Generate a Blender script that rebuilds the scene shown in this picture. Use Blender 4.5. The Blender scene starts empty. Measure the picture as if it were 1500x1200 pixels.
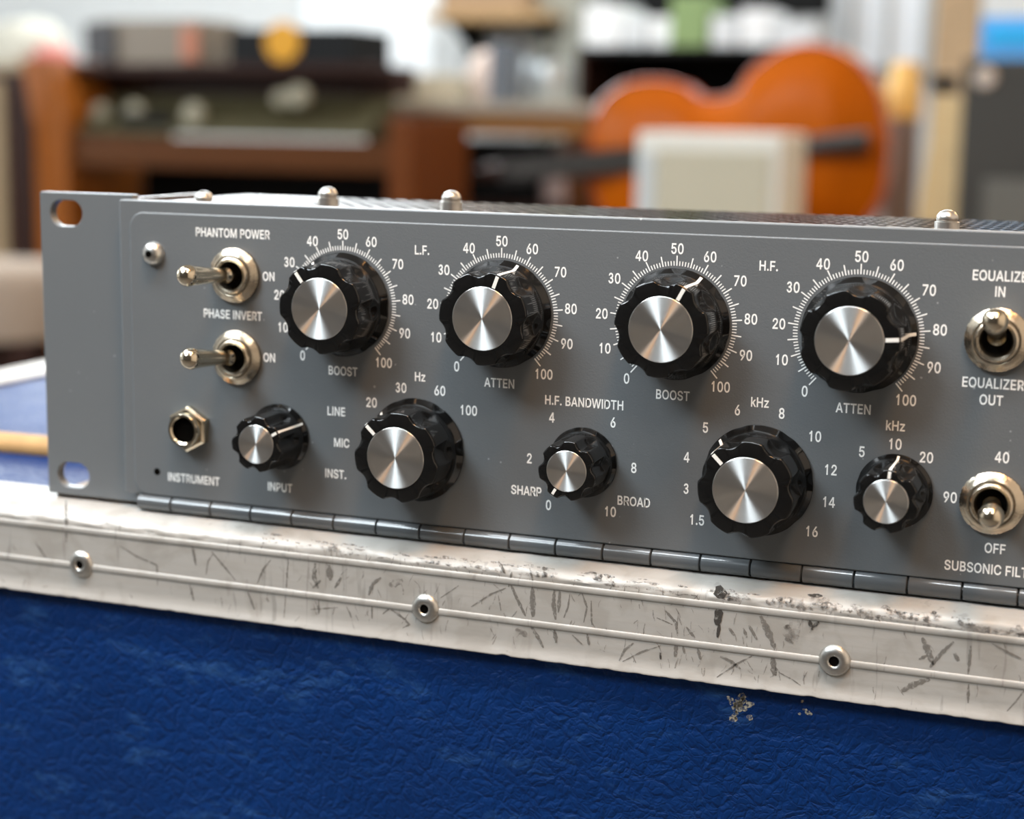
import bpy, bmesh, math, random
from mathutils import Vector, Matrix
PI = math.pi
rng = random.Random(7)
scene = bpy.context.scene
C = scene.collection
MM = 0.001

# ------------------------------------------------------------------ camera
F_PX = 2508.39
CAM = Vector((304.06, -407.16, 65.92))                 # mm, scene origin = left end of the rack panel
ROWS = Matrix(((0.932, 0.361, 0.016), (0.075, -0.149, -0.986), (-0.354, 0.921, -0.166)))
r2 = ROWS[2].normalized(); r0 = (ROWS[0] - r2 * ROWS[0].dot(r2)).normalized(); r1 = r2.cross(r0)
cam_d = bpy.data.cameras.new('camera'); cam = bpy.data.objects.new('camera', cam_d); C.objects.link(cam)
m = Matrix((r0, -r1, -r2)).transposed().to_4x4(); m.translation = CAM * MM
cam.matrix_world = m
cam_d.sensor_width = 36.0; cam_d.lens = F_PX / 1500 * 36; cam_d.clip_start = 0.02; cam_d.clip_end = 50
cam_d.dof.use_dof = True; cam_d.dof.focus_distance = 0.424; cam_d.dof.aperture_fstop = 9.2
cam_d.dof.aperture_blades = 0
scene.camera = cam

# ------------------------------------------------------------------ exposure, world, room lights, added wall fills
vs = scene.view_settings
vs.view_transform = 'Standard'; vs.look = 'None'; vs.gamma = 1.0; vs.exposure = 0.42; vs.use_curve_mapping = False
w = bpy.data.worlds.new('room_air'); scene.world = w; w.use_nodes = True
w.node_tree.nodes['Background'].inputs[0].default_value = (0.75, 0.80, 0.85, 1); w.node_tree.nodes['Background'].inputs[1].default_value = 0.15

def area(name, loc, target, sx, sy, power, col):
    l = bpy.data.lights.new(name, 'AREA'); l.shape = 'RECTANGLE'; l.size = sx; l.size_y = sy; l.energy = power; l.color = col
    o = bpy.data.objects.new(name, l); C.objects.link(o); o.location = loc
    o.rotation_euler = (Vector(target) - Vector(loc)).to_track_quat('-Z', 'Y').to_euler(); return o
area('daylight_window', (-0.58, -0.85, 1.0), (0.08, 0, 0), 0.6, 0.4, 14.5, (0.82, 0.93, 1.0))
area('ceiling_tube_light', (-0.25, -0.55, 1.9), (-0.25, -0.2, 0), 1.5, 0.16, 32, (0.87, 0.95, 1.0))
area('warm_lamp', (0.60, -0.50, 1.55), (0.18, 0, 0), 0.34, 0.34, 12.0, (1.0, 0.48, 0.15))
area('shop_ceiling_light_front', (-1.9, 0.05, 1.94), (-1.9, 0.05, 0), 1.1, 1.0, 75, (0.92, 0.97, 1.0))
area('shop_ceiling_light_back', (-1.2, 3.75, 1.96), (-1.2, 3.75, 0), 2.8, 1.6, 60, (0.92, 0.97, 1.0))
area('window_daylight_back', (-2.4, 4.62, 1.22), (-1.6, 0, 0.8), 2.0, 1.3, 95, (0.88, 0.96, 1.0))
area('warm_wall_lamp', (1.60, 2.8, 1.45), (0.2, 0, 0.2), 0.4, 0.4, 12, (1.0, 0.56, 0.20))
area('warm_back_lamp', (0.30, 3.2, 1.90), (0.2, 0, 0.0), 0.45, 0.45, 14, (1.0, 0.56, 0.20))
area('right_wall_fill', (0.9, -1.5, 1.9), (1.7, -0.9, 0.1), 0.5, 0.5, 12, (1.0, 0.88, 0.76))  # added fill, not a fixture: lightens the wall that the knob caps mirror
area('left_wall_fill', (-3.4, -1.2, 1.9), (-4.6, -0.6, 0.1), 0.8, 0.8, 30, (0.97, 0.97, 1.0))  # second added fill, brightens the left wall for the cap reflections
area('shop_side_window', (-4.2, 1.5, 0.9), (-0.5, 2.6, 0.0), 1.6, 1.2, 40, (0.88, 0.95, 1.0))

# ------------------------------------------------------------------ materials
MATS = {}
def mat(name, col, rough=0.5, metal=0.0, noise=None, bump=None, spec=None, coat=0.0, coat_rough=0.05):
    """noise = (scale, amount) mottles the colour; bump = (scale, strength)"""
    if name in MATS: return MATS[name]
    mt = bpy.data.materials.new(name); mt.use_nodes = True; nt = mt.node_tree; b = nt.nodes['Principled BSDF']
    b.inputs['Base Color'].default_value = (*col, 1); b.inputs['Roughness'].default_value = rough; b.inputs['Metallic'].default_value = metal
    if spec is not None: b.inputs['Specular IOR Level'].default_value = spec
    b.inputs['Coat Weight'].default_value = coat; b.inputs['Coat Roughness'].default_value = coat_rough
    tc = nt.nodes.new('ShaderNodeTexCoord')
    if noise is None: noise = (60, 0.06)
    n = nt.nodes.new('ShaderNodeTexNoise'); n.inputs['Scale'].default_value = noise[0]; n.inputs['Detail'].default_value = 4
    nt.links.new(tc.outputs['Object'], n.inputs['Vector'])
    mx = nt.nodes.new('ShaderNodeMix'); mx.data_type = 'RGBA'; mx.blend_type = 'MIX'
    a = noise[1]
    mx.inputs[6].default_value = (*[max(0, c * (1 - a)) for c in col], 1); mx.inputs[7].default_value = (*[min(1, c * (1 + a)) for c in col], 1)
    nt.links.new(n.outputs['Fac'], mx.inputs[0]); nt.links.new(mx.outputs[2], b.inputs['Base Color'])
    if bump:
        n2 = nt.nodes.new('ShaderNodeTexNoise'); n2.inputs['Scale'].default_value = bump[0]; n2.inputs['Detail'].default_value = 3
        nt.links.new(tc.outputs['Object'], n2.inputs['Vector'])
        bp = nt.nodes.new('ShaderNodeBump'); bp.inputs['Strength'].default_value = bump[1]; bp.inputs['Distance'].default_value = 0.0002
        nt.links.new(n2.outputs['Fac'], bp.inputs['Height']); nt.links.new(bp.outputs['Normal'], b.inputs['Normal'])
    MATS[name] = mt; return mt

def panel_paint():
    mt = mat('grey_panel_paint', (0.132, 0.143, 0.151), 0.42, 0, (30, 0.05), (2500, 0.25), coat=0.25, coat_rough=0.3); nt = mt.node_tree; L = nt.links
    b = nt.nodes['Principled BSDF']; tc = nt.nodes['Texture Coordinate']
    # fine pale dust specks caught in the paint
    v = nt.nodes.new('ShaderNodeTexVoronoi'); v.inputs['Scale'].default_value = 330
    L.new(tc.outputs['Object'], v.inputs['Vector'])
    n = nt.nodes.new('ShaderNodeTexNoise'); n.inputs['Scale'].default_value = 60; n.inputs['Detail'].default_value = 3; L.new(tc.outputs['Object'], n.inputs['Vector'])
    sep = nt.nodes.new('ShaderNodeSeparateColor'); L.new(v.outputs['Color'], sep.inputs[0])
    th = nt.nodes.new('ShaderNodeMath'); th.operation = 'MULTIPLY_ADD'; L.new(sep.outputs[0], th.inputs[0]); th.inputs[1].default_value = 0.30; th.inputs[2].default_value = -0.165
    lt = nt.nodes.new('ShaderNodeMath'); lt.operation = 'LESS_THAN'; L.new(v.outputs['Distance'], lt.inputs[0]); L.new(th.outputs[0], lt.inputs[1])
    gt = nt.nodes.new('ShaderNodeMath'); gt.operation = 'GREATER_THAN'; L.new(n.outputs['Fac'], gt.inputs[0]); gt.inputs[1].default_value = 0.52
    mu = nt.nodes.new('ShaderNodeMath'); mu.operation = 'MULTIPLY'; L.new(lt.outputs[0], mu.inputs[0]); L.new(gt.outputs[0], mu.inputs[1])
    m2 = nt.nodes.new('ShaderNodeMath'); m2.operation = 'MULTIPLY'; L.new(mu.outputs[0], m2.inputs[0]); m2.inputs[1].default_value = 0.45
    mx = nt.nodes.new('ShaderNodeMix'); mx.data_type = 'RGBA'; L.new(m2.outputs[0], mx.inputs[0])
    src = b.inputs['Base Color'].links[0].from_socket
    L.new(src, mx.inputs[6]); mx.inputs[7].default_value = (0.5, 0.52, 0.53, 1); L.new(mx.outputs[2], b.inputs['Base Color'])
    return mt

def cap_metal():
    mt = mat('spun_aluminium', (0.80, 0.79, 0.77), 0.33, 1.0, (500, 0.02)); nt = mt.node_tree; L = nt.links
    b = nt.nodes['Principled BSDF']; b.inputs['Anisotropic'].default_value = 1.0
    b.inputs['Anisotropic Rotation'].default_value = 0.25
    tg = nt.nodes.new('ShaderNodeTangent'); tg.direction_type = 'RADIAL'; tg.axis = 'Y'
    L.new(tg.outputs[0], b.inputs['Tangent'])
    # turning marks: rings of slightly different roughness
    tc = nt.nodes['Texture Coordinate']
    sp = nt.nodes.new('ShaderNodeSeparateXYZ'); L.new(tc.outputs['Object'], sp.inputs[0])
    cb = nt.nodes.new('ShaderNodeCombineXYZ'); L.new(sp.outputs[0], cb.inputs[0]); L.new(sp.outputs[2], cb.inputs[1])
    ln = nt.nodes.new('ShaderNodeVectorMath'); ln.operation = 'LENGTH'; L.new(cb.outputs[0], ln.inputs[0])
    wv = nt.nodes.new('ShaderNodeTexNoise'); wv.noise_dimensions = '1D'; wv.inputs['Scale'].default_value = 9000; L.new(ln.outputs['Value'], wv.inputs['W'])
    mr = nt.nodes.new('ShaderNodeMapRange'); mr.inputs[3].default_value = 0.30; mr.inputs[4].default_value = 0.40
    L.new(wv.outputs['Fac'], mr.inputs[0]); L.new(mr.outputs[0], b.inputs['Roughness'])
    return mt

def alu_profile():
    mt = mat('worn_aluminium', (0.415, 0.402, 0.378), 0.42, 0.14, (40, 0.12), spec=0.3); nt = mt.node_tree; L = nt.links
    b = nt.nodes['Principled BSDF']; tc = nt.nodes['Texture Coordinate']
    def nz(scale, vec=(1, 1, 1), det=5, dist=0.0, rot=(0, 0, 0)):
        mp = nt.nodes.new('ShaderNodeMapping'); mp.inputs['Scale'].default_value = vec; mp.inputs['Rotation'].default_value = rot; L.new(tc.outputs['Object'], mp.inputs[0])
        n = nt.nodes.new('ShaderNodeTexNoise'); n.inputs['Scale'].default_value = scale; n.inputs['Detail'].default_value = det; n.inputs['Distortion'].default_value = dist
        L.new(mp.outputs[0], n.inputs['Vector']); return n.outputs['Fac']
    def ramp(s, a, c):
        r = nt.nodes.new('ShaderNodeMapRange'); r.interpolation_type = 'SMOOTHSTEP'; r.inputs[1].default_value = a; r.inputs[2].default_value = c; L.new(s, r.inputs[0]); return r.outputs[0]
    def mul(a, c):
        q = nt.nodes.new('ShaderNodeMath'); q.operation = 'MULTIPLY'; L.new(a, q.inputs[0])
        if isinstance(c, float): q.inputs[1].default_value = c
        else: L.new(c, q.inputs[1])
        return q.outputs[0]
    def mixc(f, prev, col):
        q = nt.nodes.new('ShaderNodeMix'); q.data_type = 'RGBA'; L.new(f, q.inputs[0]); L.new(prev, q.inputs[6]); q.inputs[7].default_value = (*col, 1); return q.outputs[2]
    col = b.inputs['Base Color'].links[0].from_socket
    col = mixc(mul(ramp(nz(900, (0.03, 1, 1), 3), 0.42, 0.68), 0.6), col, (0.40, 0.38, 0.35))       # drawn grain along the extrusion
    col = mixc(mul(ramp(nz(85, (1, 1, 1), 7, 0.6), 0.50, 0.64), 0.6), col, (0.33, 0.31, 0.28))      # grime clouds
    col = mixc(mul(ramp(nz(420, (1, 1, 0.10), 2, 1.0, (0, 0.3, 0)), 0.62, 0.68), mul(ramp(nz(35), 0.48, 0.6), 0.6)), col, (0.25, 0.24, 0.22))
    col = mixc(mul(ramp(nz(380, (1, 1, 0.08), 2, 1.4, (0, -0.55, 0)), 0.63, 0.68), mul(ramp(nz(28), 0.5, 0.62), 0.6)), col, (0.27, 0.25, 0.23))
    L.new(col, b.inputs['Base Color'])
    mr = nt.nodes.new('ShaderNodeMapRange'); mr.inputs[3].default_value = 0.32; mr.inputs[4].default_value = 0.58
    L.new(nz(200, (0.2, 1, 1), 5), mr.inputs[0]); L.new(mr.outputs[0], b.inputs['Roughness'])
    bp = nt.nodes.new('ShaderNodeBump'); bp.inputs['Strength'].default_value = 0.35; bp.inputs['Distance'].default_value = 0.0004
    L.new(nz(260, (0.5, 1, 1), 6), bp.inputs['Height']); L.new(bp.outputs[0], b.inputs['Normal'])
    return mt

def blue_vinyl():
    mt = mat('blue_vinyl', (0.0014, 0.024, 0.118), 0.40, 0, (25, 0.25), coat=0.0); nt = mt.node_tree; L = nt.links
    b = nt.nodes['Principled BSDF']; tc = nt.nodes['Texture Coordinate']; b.inputs['Specular IOR Level'].default_value = 0.16
    mp = nt.nodes.new('ShaderNodeMapping'); L.new(tc.outputs['Object'], mp.inputs[0])
    nd = nt.nodes.new('ShaderNodeTexNoise'); nd.inputs['Scale'].default_value = 90; nd.inputs['Detail'].default_value = 4; L.new(mp.outputs[0], nd.inputs['Vector'])
    vm = nt.nodes.new('ShaderNodeVectorMath'); vm.operation = 'MULTIPLY_ADD'; L.new(nd.outputs['Color'], vm.inputs[0]); vm.inputs[1].default_value = (0.010,) * 3; L.new(mp.outputs[0], vm.inputs[2])
    v = nt.nodes.new('ShaderNodeTexVoronoi'); v.feature = 'DISTANCE_TO_EDGE'; v.inputs['Scale'].default_value = 210; L.new(vm.outputs[0], v.inputs['Vector'])
    v2 = nt.nodes.new('ShaderNodeTexVoronoi'); v2.feature = 'DISTANCE_TO_EDGE'; v2.inputs['Scale'].default_value = 520; L.new(vm.outputs[0], v2.inputs['Vector'])
    a = nt.nodes.new('ShaderNodeMapRange'); a.inputs[1].default_value = 0.0; a.inputs[2].default_value = 0.22; a.inputs[4].default_value = 0.8; L.new(v.outputs['Distance'], a.inputs[0])
    a2 = nt.nodes.new('ShaderNodeMapRange'); a2.inputs[1].default_value = 0.0; a2.inputs[2].default_value = 0.2; a2.inputs[4].default_value = 0.35; L.new(v2.outputs['Distance'], a2.inputs[0])
    nl = nt.nodes.new('ShaderNodeTexNoise'); nl.inputs['Scale'].default_value = 45; nl.inputs['Detail'].default_value = 8; L.new(mp.outputs[0], nl.inputs['Vector'])
    s = nt.nodes.new('ShaderNodeMath'); L.new(a.outputs[0], s.inputs[0]); L.new(a2.outputs[0], s.inputs[1])
    s2 = nt.nodes.new('ShaderNodeMath'); s2.operation = 'MULTIPLY_ADD'; L.new(nl.outputs['Fac'], s2.inputs[0]); s2.inputs[1].default_value = 2.6; L.new(s.outputs[0], s2.inputs[2])
    bp = nt.nodes.new('ShaderNodeBump'); bp.inputs['Strength'].default_value = 0.55; bp.inputs['Distance'].default_value = 0.0005
    L.new(s2.outputs[0], bp.inputs['Height']); L.new(bp.outputs[0], b.inputs['Normal'])
    # paler scuffed streaks
    mq = nt.nodes.new('ShaderNodeMapping'); mq.inputs['Scale'].default_value = (1, 1, 2.6); mq.inputs['Rotation'].default_value = (0, -0.62, 0); L.new(tc.outputs['Object'], mq.inputs[0])
    ns = nt.nodes.new('ShaderNodeTexNoise'); ns.inputs['Scale'].default_value = 45; ns.inputs['Detail'].default_value = 9; ns.inputs['Roughness'].default_value = 0.7; L.new(mq.outputs[0], ns.inputs['Vector'])
    rp = nt.nodes.new('ShaderNodeMapRange'); rp.inputs[1].default_value = 0.56; rp.inputs[2].default_value = 0.78; rp.inputs[4].default_value = 0.8; L.new(ns.outputs['Fac'], rp.inputs[0])
    mx = nt.nodes.new('ShaderNodeMix'); mx.data_type = 'RGBA'; L.new(rp.outputs[0], mx.inputs[0]); L.new(b.inputs['Base Color'].links[0].from_socket, mx.inputs[6])
    mx.inputs[7].default_value = (0.030, 0.10, 0.27, 1); L.new(mx.outputs[2], b.inputs['Base Color'])
    mr = nt.nodes.new('ShaderNodeMapRange'); mr.inputs[3].default_value = 0.38; mr.inputs[4].default_value = 0.6; L.new(nl.outputs['Fac'], mr.inputs[0]); L.new(mr.outputs[0], b.inputs['Roughness'])
    return mt

def wood(name, col, rough=0.45, scale=6.0):
    mt = mat(name, col, rough); nt = mt.node_tree; L = nt.links; b = nt.nodes['Principled BSDF']; tc = nt.nodes['Texture Coordinate']; b.inputs['Specular IOR Level'].default_value = 0.15
    mp = nt.nodes.new('ShaderNodeMapping'); mp.inputs['Scale'].default_value = (1, 4, 9); L.new(tc.outputs['Object'], mp.inputs[0])
    n = nt.nodes.new('ShaderNodeTexNoise'); n.inputs['Scale'].default_value = scale; n.inputs['Detail'].default_value = 6; n.inputs['Distortion'].default_value = 1.5; L.new(mp.outputs[0], n.inputs['Vector'])
    mx = nt.nodes.new('ShaderNodeMix'); mx.data_type = 'RGBA'; L.new(n.outputs['Fac'], mx.inputs[0])
    mx.inputs[6].default_value = (*[c * 0.7 for c in col], 1); mx.inputs[7].default_value = (*[min(1, c * 1.25) for c in col], 1); L.new(mx.outputs[2], b.inputs['Base Color'])
    return mt

PAINT = panel_paint(); CAP = cap_metal(); ALU = alu_profile(); VINYL = blue_vinyl()
INK = mat('white_ink', (0.95, 0.95, 0.93), 0.6, 0, (900, 0.05))
BLACK = mat('black_bakelite', (0.006, 0.006, 0.006), 0.09, 0, (200, 0.2), None, spec=0.42)
POINTER = mat('pointer_white', (0.85, 0.84, 0.80), 0.5)
NICKEL = mat('nickel_plate', (0.64, 0.56, 0.43), 0.16, 1.0, (300, 0.08), (700, 0.08))
KNURL = mat('nickel_knurled', (0.54, 0.47, 0.37), 0.26, 1.0, (500, 0.15), (1800, 0.3))
STEEL = mat('zinc_steel', (0.56, 0.55, 0.52), 0.32, 0.95, (500, 0.25), (900, 0.3))
DARKHOLE = mat('dark_bore', (0.004, 0.0035, 0.003), 0.8, spec=0.0)
CHASSIS = mat('brushed_chassis', (0.13, 0.088, 0.07), 0.16, 1.0, (200, 0.2), None)
SCUFF = mat('grey_scuff', (0.20, 0.185, 0.165), 0.6, 0.2, (800, 0.25))
SCUFF_DARK = mat('black_scuff', (0.045, 0.04, 0.035), 0.6, 0, (900, 0.5))

def patchy(mt, scale, lo, hi, amount):
    nt = mt.node_tree; b = nt.nodes['Principled BSDF']; tc = nt.nodes['Texture Coordinate']
    n = nt.nodes.new('ShaderNodeTexNoise'); n.inputs['Scale'].default_value = scale; n.inputs['Detail'].default_value = 6; n.inputs['Roughness'].default_value = 0.65; nt.links.new(tc.outputs['Object'], n.inputs['Vector'])
    r = nt.nodes.new('ShaderNodeMapRange'); r.inputs[1].default_value = lo; r.inputs[2].default_value = hi; r.inputs[4].default_value = amount
    nt.links.new(n.outputs['Fac'], r.inputs[0]); nt.links.new(r.outputs[0], b.inputs['Alpha']); return mt
patchy(SCUFF, 900, 0.34, 0.54, 0.85); patchy(SCUFF_DARK, 700, 0.36, 0.5, 0.95)
# ------------------------------------------------------------------ mesh helpers (all lengths in mm)
class MB:
    def __init__(s): s.v = []; s.f = []
    def add(s, vs_, fs_):
        k = len(s.v); s.v += [tuple(q) for q in vs_]; s.f += [tuple(i + k for i in q) for q in fs_]; return s
    def box(s, x0, x1, y0, y1, z0, z1):
        return s.add([(x0, y0, z0), (x1, y0, z0), (x1, y1, z0), (x0, y1, z0), (x0, y0, z1), (x1, y0, z1), (x1, y1, z1), (x0, y1, z1)],
                     [(0, 3, 2, 1), (4, 5, 6, 7), (0, 1, 5, 4), (1, 2, 6, 5), (2, 3, 7, 6), (3, 0, 4, 7)])
    def lathe(s, prof, seg=48, axis='Y', fn=None):
        """prof [(r, h)] revolved about -Y (h grows towards the viewer) or about Z / X"""
        k = len(s.v); n = len(prof)
        for r, h in prof:
            for j in range(seg):
                t = 2 * PI * j / seg; rr = fn(t, r, h) if fn else r
                if axis == 'Y': s.v.append((rr * math.sin(t), -h, rr * math.cos(t)))
                elif axis == 'Z': s.v.append((rr * math.cos(t), rr * math.sin(t), h))
                else: s.v.append((h, rr * math.cos(t), rr * math.sin(t)))
        for i in range(n - 1):
            for j in range(seg):
                a = k + i * seg + j; b = k + i * seg + (j + 1) % seg
                s.f.append((a, b, b + seg, a + seg))
        return s
    def tube(s, pts, r, seg=10):
        pts = [Vector(p) for p in pts]; k = len(s.v)
        for i, p in enumerate(pts):
            d = (pts[min(i + 1, len(pts) - 1)] - pts[max(i - 1, 0)]).normalized()
            u = d.orthogonal().normalized() if i == 0 else (u - d * u.dot(d)).normalized()
            q = d.cross(u); rr = r[i] if isinstance(r, (list, tuple)) else r
            for j in range(seg): t = 2 * PI * j / seg; s.v.append(tuple(p + (u * math.cos(t) + q * math.sin(t)) * rr))
        for i in range(len(pts) - 1):
            for j in range(seg): a = k + i * seg + j; b = k + i * seg + (j + 1) % seg; s.f.append((a, b, b + seg, a + seg))
        s.f.append(tuple(range(k, k + seg))); s.f.append(tuple(range(k + (len(pts) - 1) * seg, k + len(pts) * seg))); return s
    def shift(s, x, y, z): s.v = [(a + x, b + y, c + z) for a, b, c in s.v]; return s

ORG = {}
def link(name, me, m, parent, loc):
    o = bpy.data.objects.new(name, me); C.objects.link(o)
    if m is not None:
        if me.materials: me.materials[0] = m
        else: me.materials.append(m)
    ORG[o] = Vector(loc)
    if parent is not None: o.parent = parent; o.location = (Vector(loc) - ORG[parent]) * MM
    else: o.location = Vector(loc) * MM
    return o
def build(mb, name, m, parent=None, loc=None, smooth=False, bevel=0.0, world=True, bseg=2):
    """mesh coordinates are scene mm; loc is where the origin goes (world=False: coordinates already local to loc)"""
    if loc is None:
        xs = [v[0] for v in mb.v]; ys = [v[1] for v in mb.v]; zs = [v[2] for v in mb.v]
        loc = ((min(xs) + max(xs)) / 2, (min(ys) + max(ys)) / 2, min(zs)); world = True
    off = Vector(loc) if world else Vector((0, 0, 0))
    me = bpy.data.meshes.new(name); me.from_pydata([((Vector(v) - off) * MM)[:] for v in mb.v], [], mb.f)
    bm = bmesh.new(); bm.from_mesh(me)
    bmesh.ops.recalc_face_normals(bm, faces=bm.faces)
    if bevel: bmesh.ops.bevel(bm, geom=[e for e in bm.edges if e.calc_face_angle(0) > 0.5], offset=bevel * MM, segments=bseg, affect='EDGES', profile=0.7)
    bm.to_mesh(me); bm.free()
    if smooth:
        for p in me.polygons: p.use_smooth = True
        me.set_sharp_from_angle(angle=math.radians(38 if smooth is True else smooth))
    return link(name, me, m, parent, loc)
def empty(name, loc, label, cat, group=None):
    o = bpy.data.objects.new(name, None); C.objects.link(o); o.location = Vector(loc) * MM; o.empty_display_size = 0.02
    ORG[o] = Vector(loc); tag(o, label, cat, group); return o
def tag(o, label, cat, group=None):
    o['label'] = label; o['category'] = cat
    if group: o['group'] = group
    return o
def structure(o): o['kind'] = 'structure'; return o
def stuff(o, label=None):
    o['kind'] = 'stuff'
    if label: o['label'] = label
    return o
def at(u, v, Y):
    """the point on the plane Y (mm) that stands where the photograph shows pixel u, v"""
    d = m.to_3x3() @ Vector(((u - 750) / F_PX, -(v - 600) / F_PX, -1)); return CAM + d * ((Y - CAM.y) / d.y)
def rrect(x0, x1, z0, z1, r, n=8):
    out = []
    for cx, cz, a0 in ((x1 - r, z1 - r, 0), (x0 + r, z1 - r, 90), (x0 + r, z0 + r, 180), (x1 - r, z0 + r, 270)):
        for i in range(n + 1): a = math.radians(a0 + 90 * i / n); out.append((cx + r * math.cos(a), cz + r * math.sin(a)))
    return out
def plate(name, loops, y0, y1, m, parent, bev=0.15, loc=None, bres=2):
    """flat plate in the XZ plane between y0 (front) and y1 from outlines (first outer, the rest holes)"""
    cu = bpy.data.curves.new(name, 'CURVE'); cu.dimensions = '2D'; cu.fill_mode = 'BOTH'
    ox, oz = (loc[0], loc[2]) if loc else (0, 0)
    for lp in loops:
        sp = cu.splines.new('POLY'); sp.points.add(len(lp) - 1); sp.use_cyclic_u = True
        for i, (x, z) in enumerate(lp): sp.points[i].co = ((x - ox) * MM, (z - oz) * MM, 0, 1)
    t = abs(y1 - y0); cu.extrude = (t / 2 - bev) * MM; cu.bevel_depth = bev * MM; cu.bevel_resolution = bres; cu.offset = -bev * MM
    tmp = bpy.data.objects.new('tmp', cu); C.objects.link(tmp)
    bpy.context.view_layer.update()
    me = bpy.data.meshes.new_from_object(tmp.evaluated_get(bpy.context.evaluated_depsgraph_get()))
    bpy.data.objects.remove(tmp); me.name = name
    me.transform(Matrix(((1, 0, 0, 0), (0, 0, -1, 0), (0, 1, 0, 0), (0, 0, 0, 1))))     # x,y,z -> x,-z,y
    for p in me.polygons: p.use_smooth = True
    me.set_sharp_from_angle(angle=math.radians(40))
    return link(name, me, m, parent, (ox, (y0 + y1) / 2, oz))

# ------------------------------------------------------------------ room shell
FLOOR = -750
rm_wall = mat('painted_wall', (0.62, 0.64, 0.64), 0.8, 0, (3, 0.05)); rm_floor = mat('concrete_floor', (0.09, 0.08, 0.07), 0.6, 0, (5, 0.2)); rm_ceil = mat('ceiling_paint', (0.55, 0.54, 0.52), 0.9)
X0, X1, Y0, Y1, ZC = -4600, 1700, -2500, 4700, 2000
structure(build(MB().box(X0, X1, Y0, Y1, FLOOR - 60, FLOOR), 'floor', rm_floor))
structure(build(MB().box(X0, X1, Y0, Y1, ZC, ZC + 60), 'ceiling', rm_ceil))
structure(build(MB().box(X0 - 60, X1 + 60, Y1, Y1 + 60, FLOOR, ZC), 'wall_back', rm_wall))
structure(build(MB().box(X0 - 60, X1 + 60, Y0 - 60, Y0, FLOOR, ZC), 'wall_front', mat('dim_wall', (0.045, 0.040, 0.036), 0.8)))
structure(build(MB().box(X0 - 60, X0, Y0, Y1, FLOOR, ZC), 'wall_left', rm_wall))
structure(build(MB().box(X1, X1 + 60, Y0, Y1, FLOOR, ZC), 'wall_right', mat('tan_wall', (0.62, 0.52, 0.42), 0.8)))

# ------------------------------------------------------------------ flight case
CX0, CX1, CY0, CY1, CT = -170, 560, -9.0, 520, -45.3
case = empty('flight_case', ((CX0 + CX1) / 2, 250, FLOOR), 'blue leather-textured flight case with scuffed riveted aluminium edging, carrying the rack unit', 'case')
body = MB().box(CX0 + 3, CX1 - 3, -6.6, CY1, FLOOR, CT - 1.0)
build(body, 'case_body', VINYL, case, loc=((CX0 + CX1) / 2, 250, FLOOR), bevel=1.5)
def extrusion(name, prof, x0, x1, n, jit):
    mb = MB(); k = len(prof); vv = []
    for i in range(n + 1):
        x = x0 + (x1 - x0) * i / n
        for j, (y, z) in enumerate(prof):
            a = jit(x, y, z) if jit else (0, 0)
            vv.append((x, y + a[0], z + a[1]))
    ff = [(i * k + j, i * k + j + 1, (i + 1) * k + j + 1, (i + 1) * k + j) for i in range(n) for j in range(k - 1)]
    return mb.add(vv, ff)
prof = [(16, CT - 1.2), (16, CT)]
prof += [(9, CT), (2, CT), (-0.5, CT)]
R = 8.5
for i in range(1, 13): a = math.radians(90 * i / 12); prof.append((-0.5 - R * math.sin(a), CT - 3.6 * (1 - math.cos(a))))
def rib(z, hgt=0.32, wd=0.95):
    return [(CY0 - hgt * math.cos(t) ** 1.0, z - wd * math.sin(t)) for t in [math.radians(q) for q in (-90, -60, -30, 0, 30, 60, 90)]]
Z1, Z2, Z3 = -50.6, -61.1, -70.7
prof += [(CY0, -49.2)] + rib(Z1) + [(CY0, -55)] + rib(Z2) + [(CY0, -66), (CY0, Z3 + 1.5), (CY0 - 0.6, Z3 + 0.75), (CY0 - 0.6, Z3 + 0.3), (CY0 - 0.1, Z3), (CY0 + 2.4, Z3)]
from mathutils import noise as mnoise
def jit(x, y, z):
    if z > -49.2 and y < 3:
        q = mnoise.noise(Vector((x * 0.16, z * 0.5, 0))) * 0.28 + mnoise.noise(Vector((x * 0.55, z * 0.9, 7))) * 0.14
        return (-q, q * 0.6)
    if z < -69: 
        q = max(0, mnoise.noise(Vector((x * 0.25, 3, 0)))) * 0.5; return (0, q)
    q = mnoise.noise(Vector((x * 0.04, z * 0.1, 4))) * 0.12
    return (q, 0)
build(extrusion('edge', prof, CX0, CX1, 900, jit), 'aluminium_edging', ALU, case, loc=(100, CY0, CT), smooth=50)
# left and rear edging on the lid
build(MB().box(CX0, CX0 + 22, 16, CY1, CT - 1.2, CT + 0.6), 'aluminium_edging', ALU, case, bevel=0.5)
build(MB().box(CX0 - 1.5, CX0, -6, CY1, CT - 26, CT + 0.6), 'aluminium_edging', ALU, case, bevel=0.5)
def rivet(parent, X, Z):
    pr = [(0.0, -0.6), (1.15, -0.6), (1.2, 0.9), (1.45, 1.25), (2.2, 1.35), (3.2, 0.95), (3.8, 0.35), (3.9, 0.0)]
    o = build(MB().lathe(pr, 36), 'rivet', STEEL, parent, loc=(X, CY0, Z), smooth=60, world=False)
    build(MB().lathe([(0.0, 0.8), (1.19, 0.8)], 20), 'rivet_bore', DARKHOLE, o, loc=(X, CY0, Z), world=False)
for X, Z in ((20.4, -60.4), (127.6, -60.6), (235.2, -60.7), (342.8, -60.7), (450.4, -60.7)): rivet(case, X, Z)
build(MB().tube([(-170, 62, CT + 0.2), (-120, 63, CT + 1.0), (-60, 61, CT + 1.0), (-5, 62, CT + 1.0), (15, 66, CT + 1.0)], 4.2, 12), 'webbing_strap', mat('tan_webbing', (0.46, 0.27, 0.10), 0.7, 0, (150, 0.3)), case, smooth=True)
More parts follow.
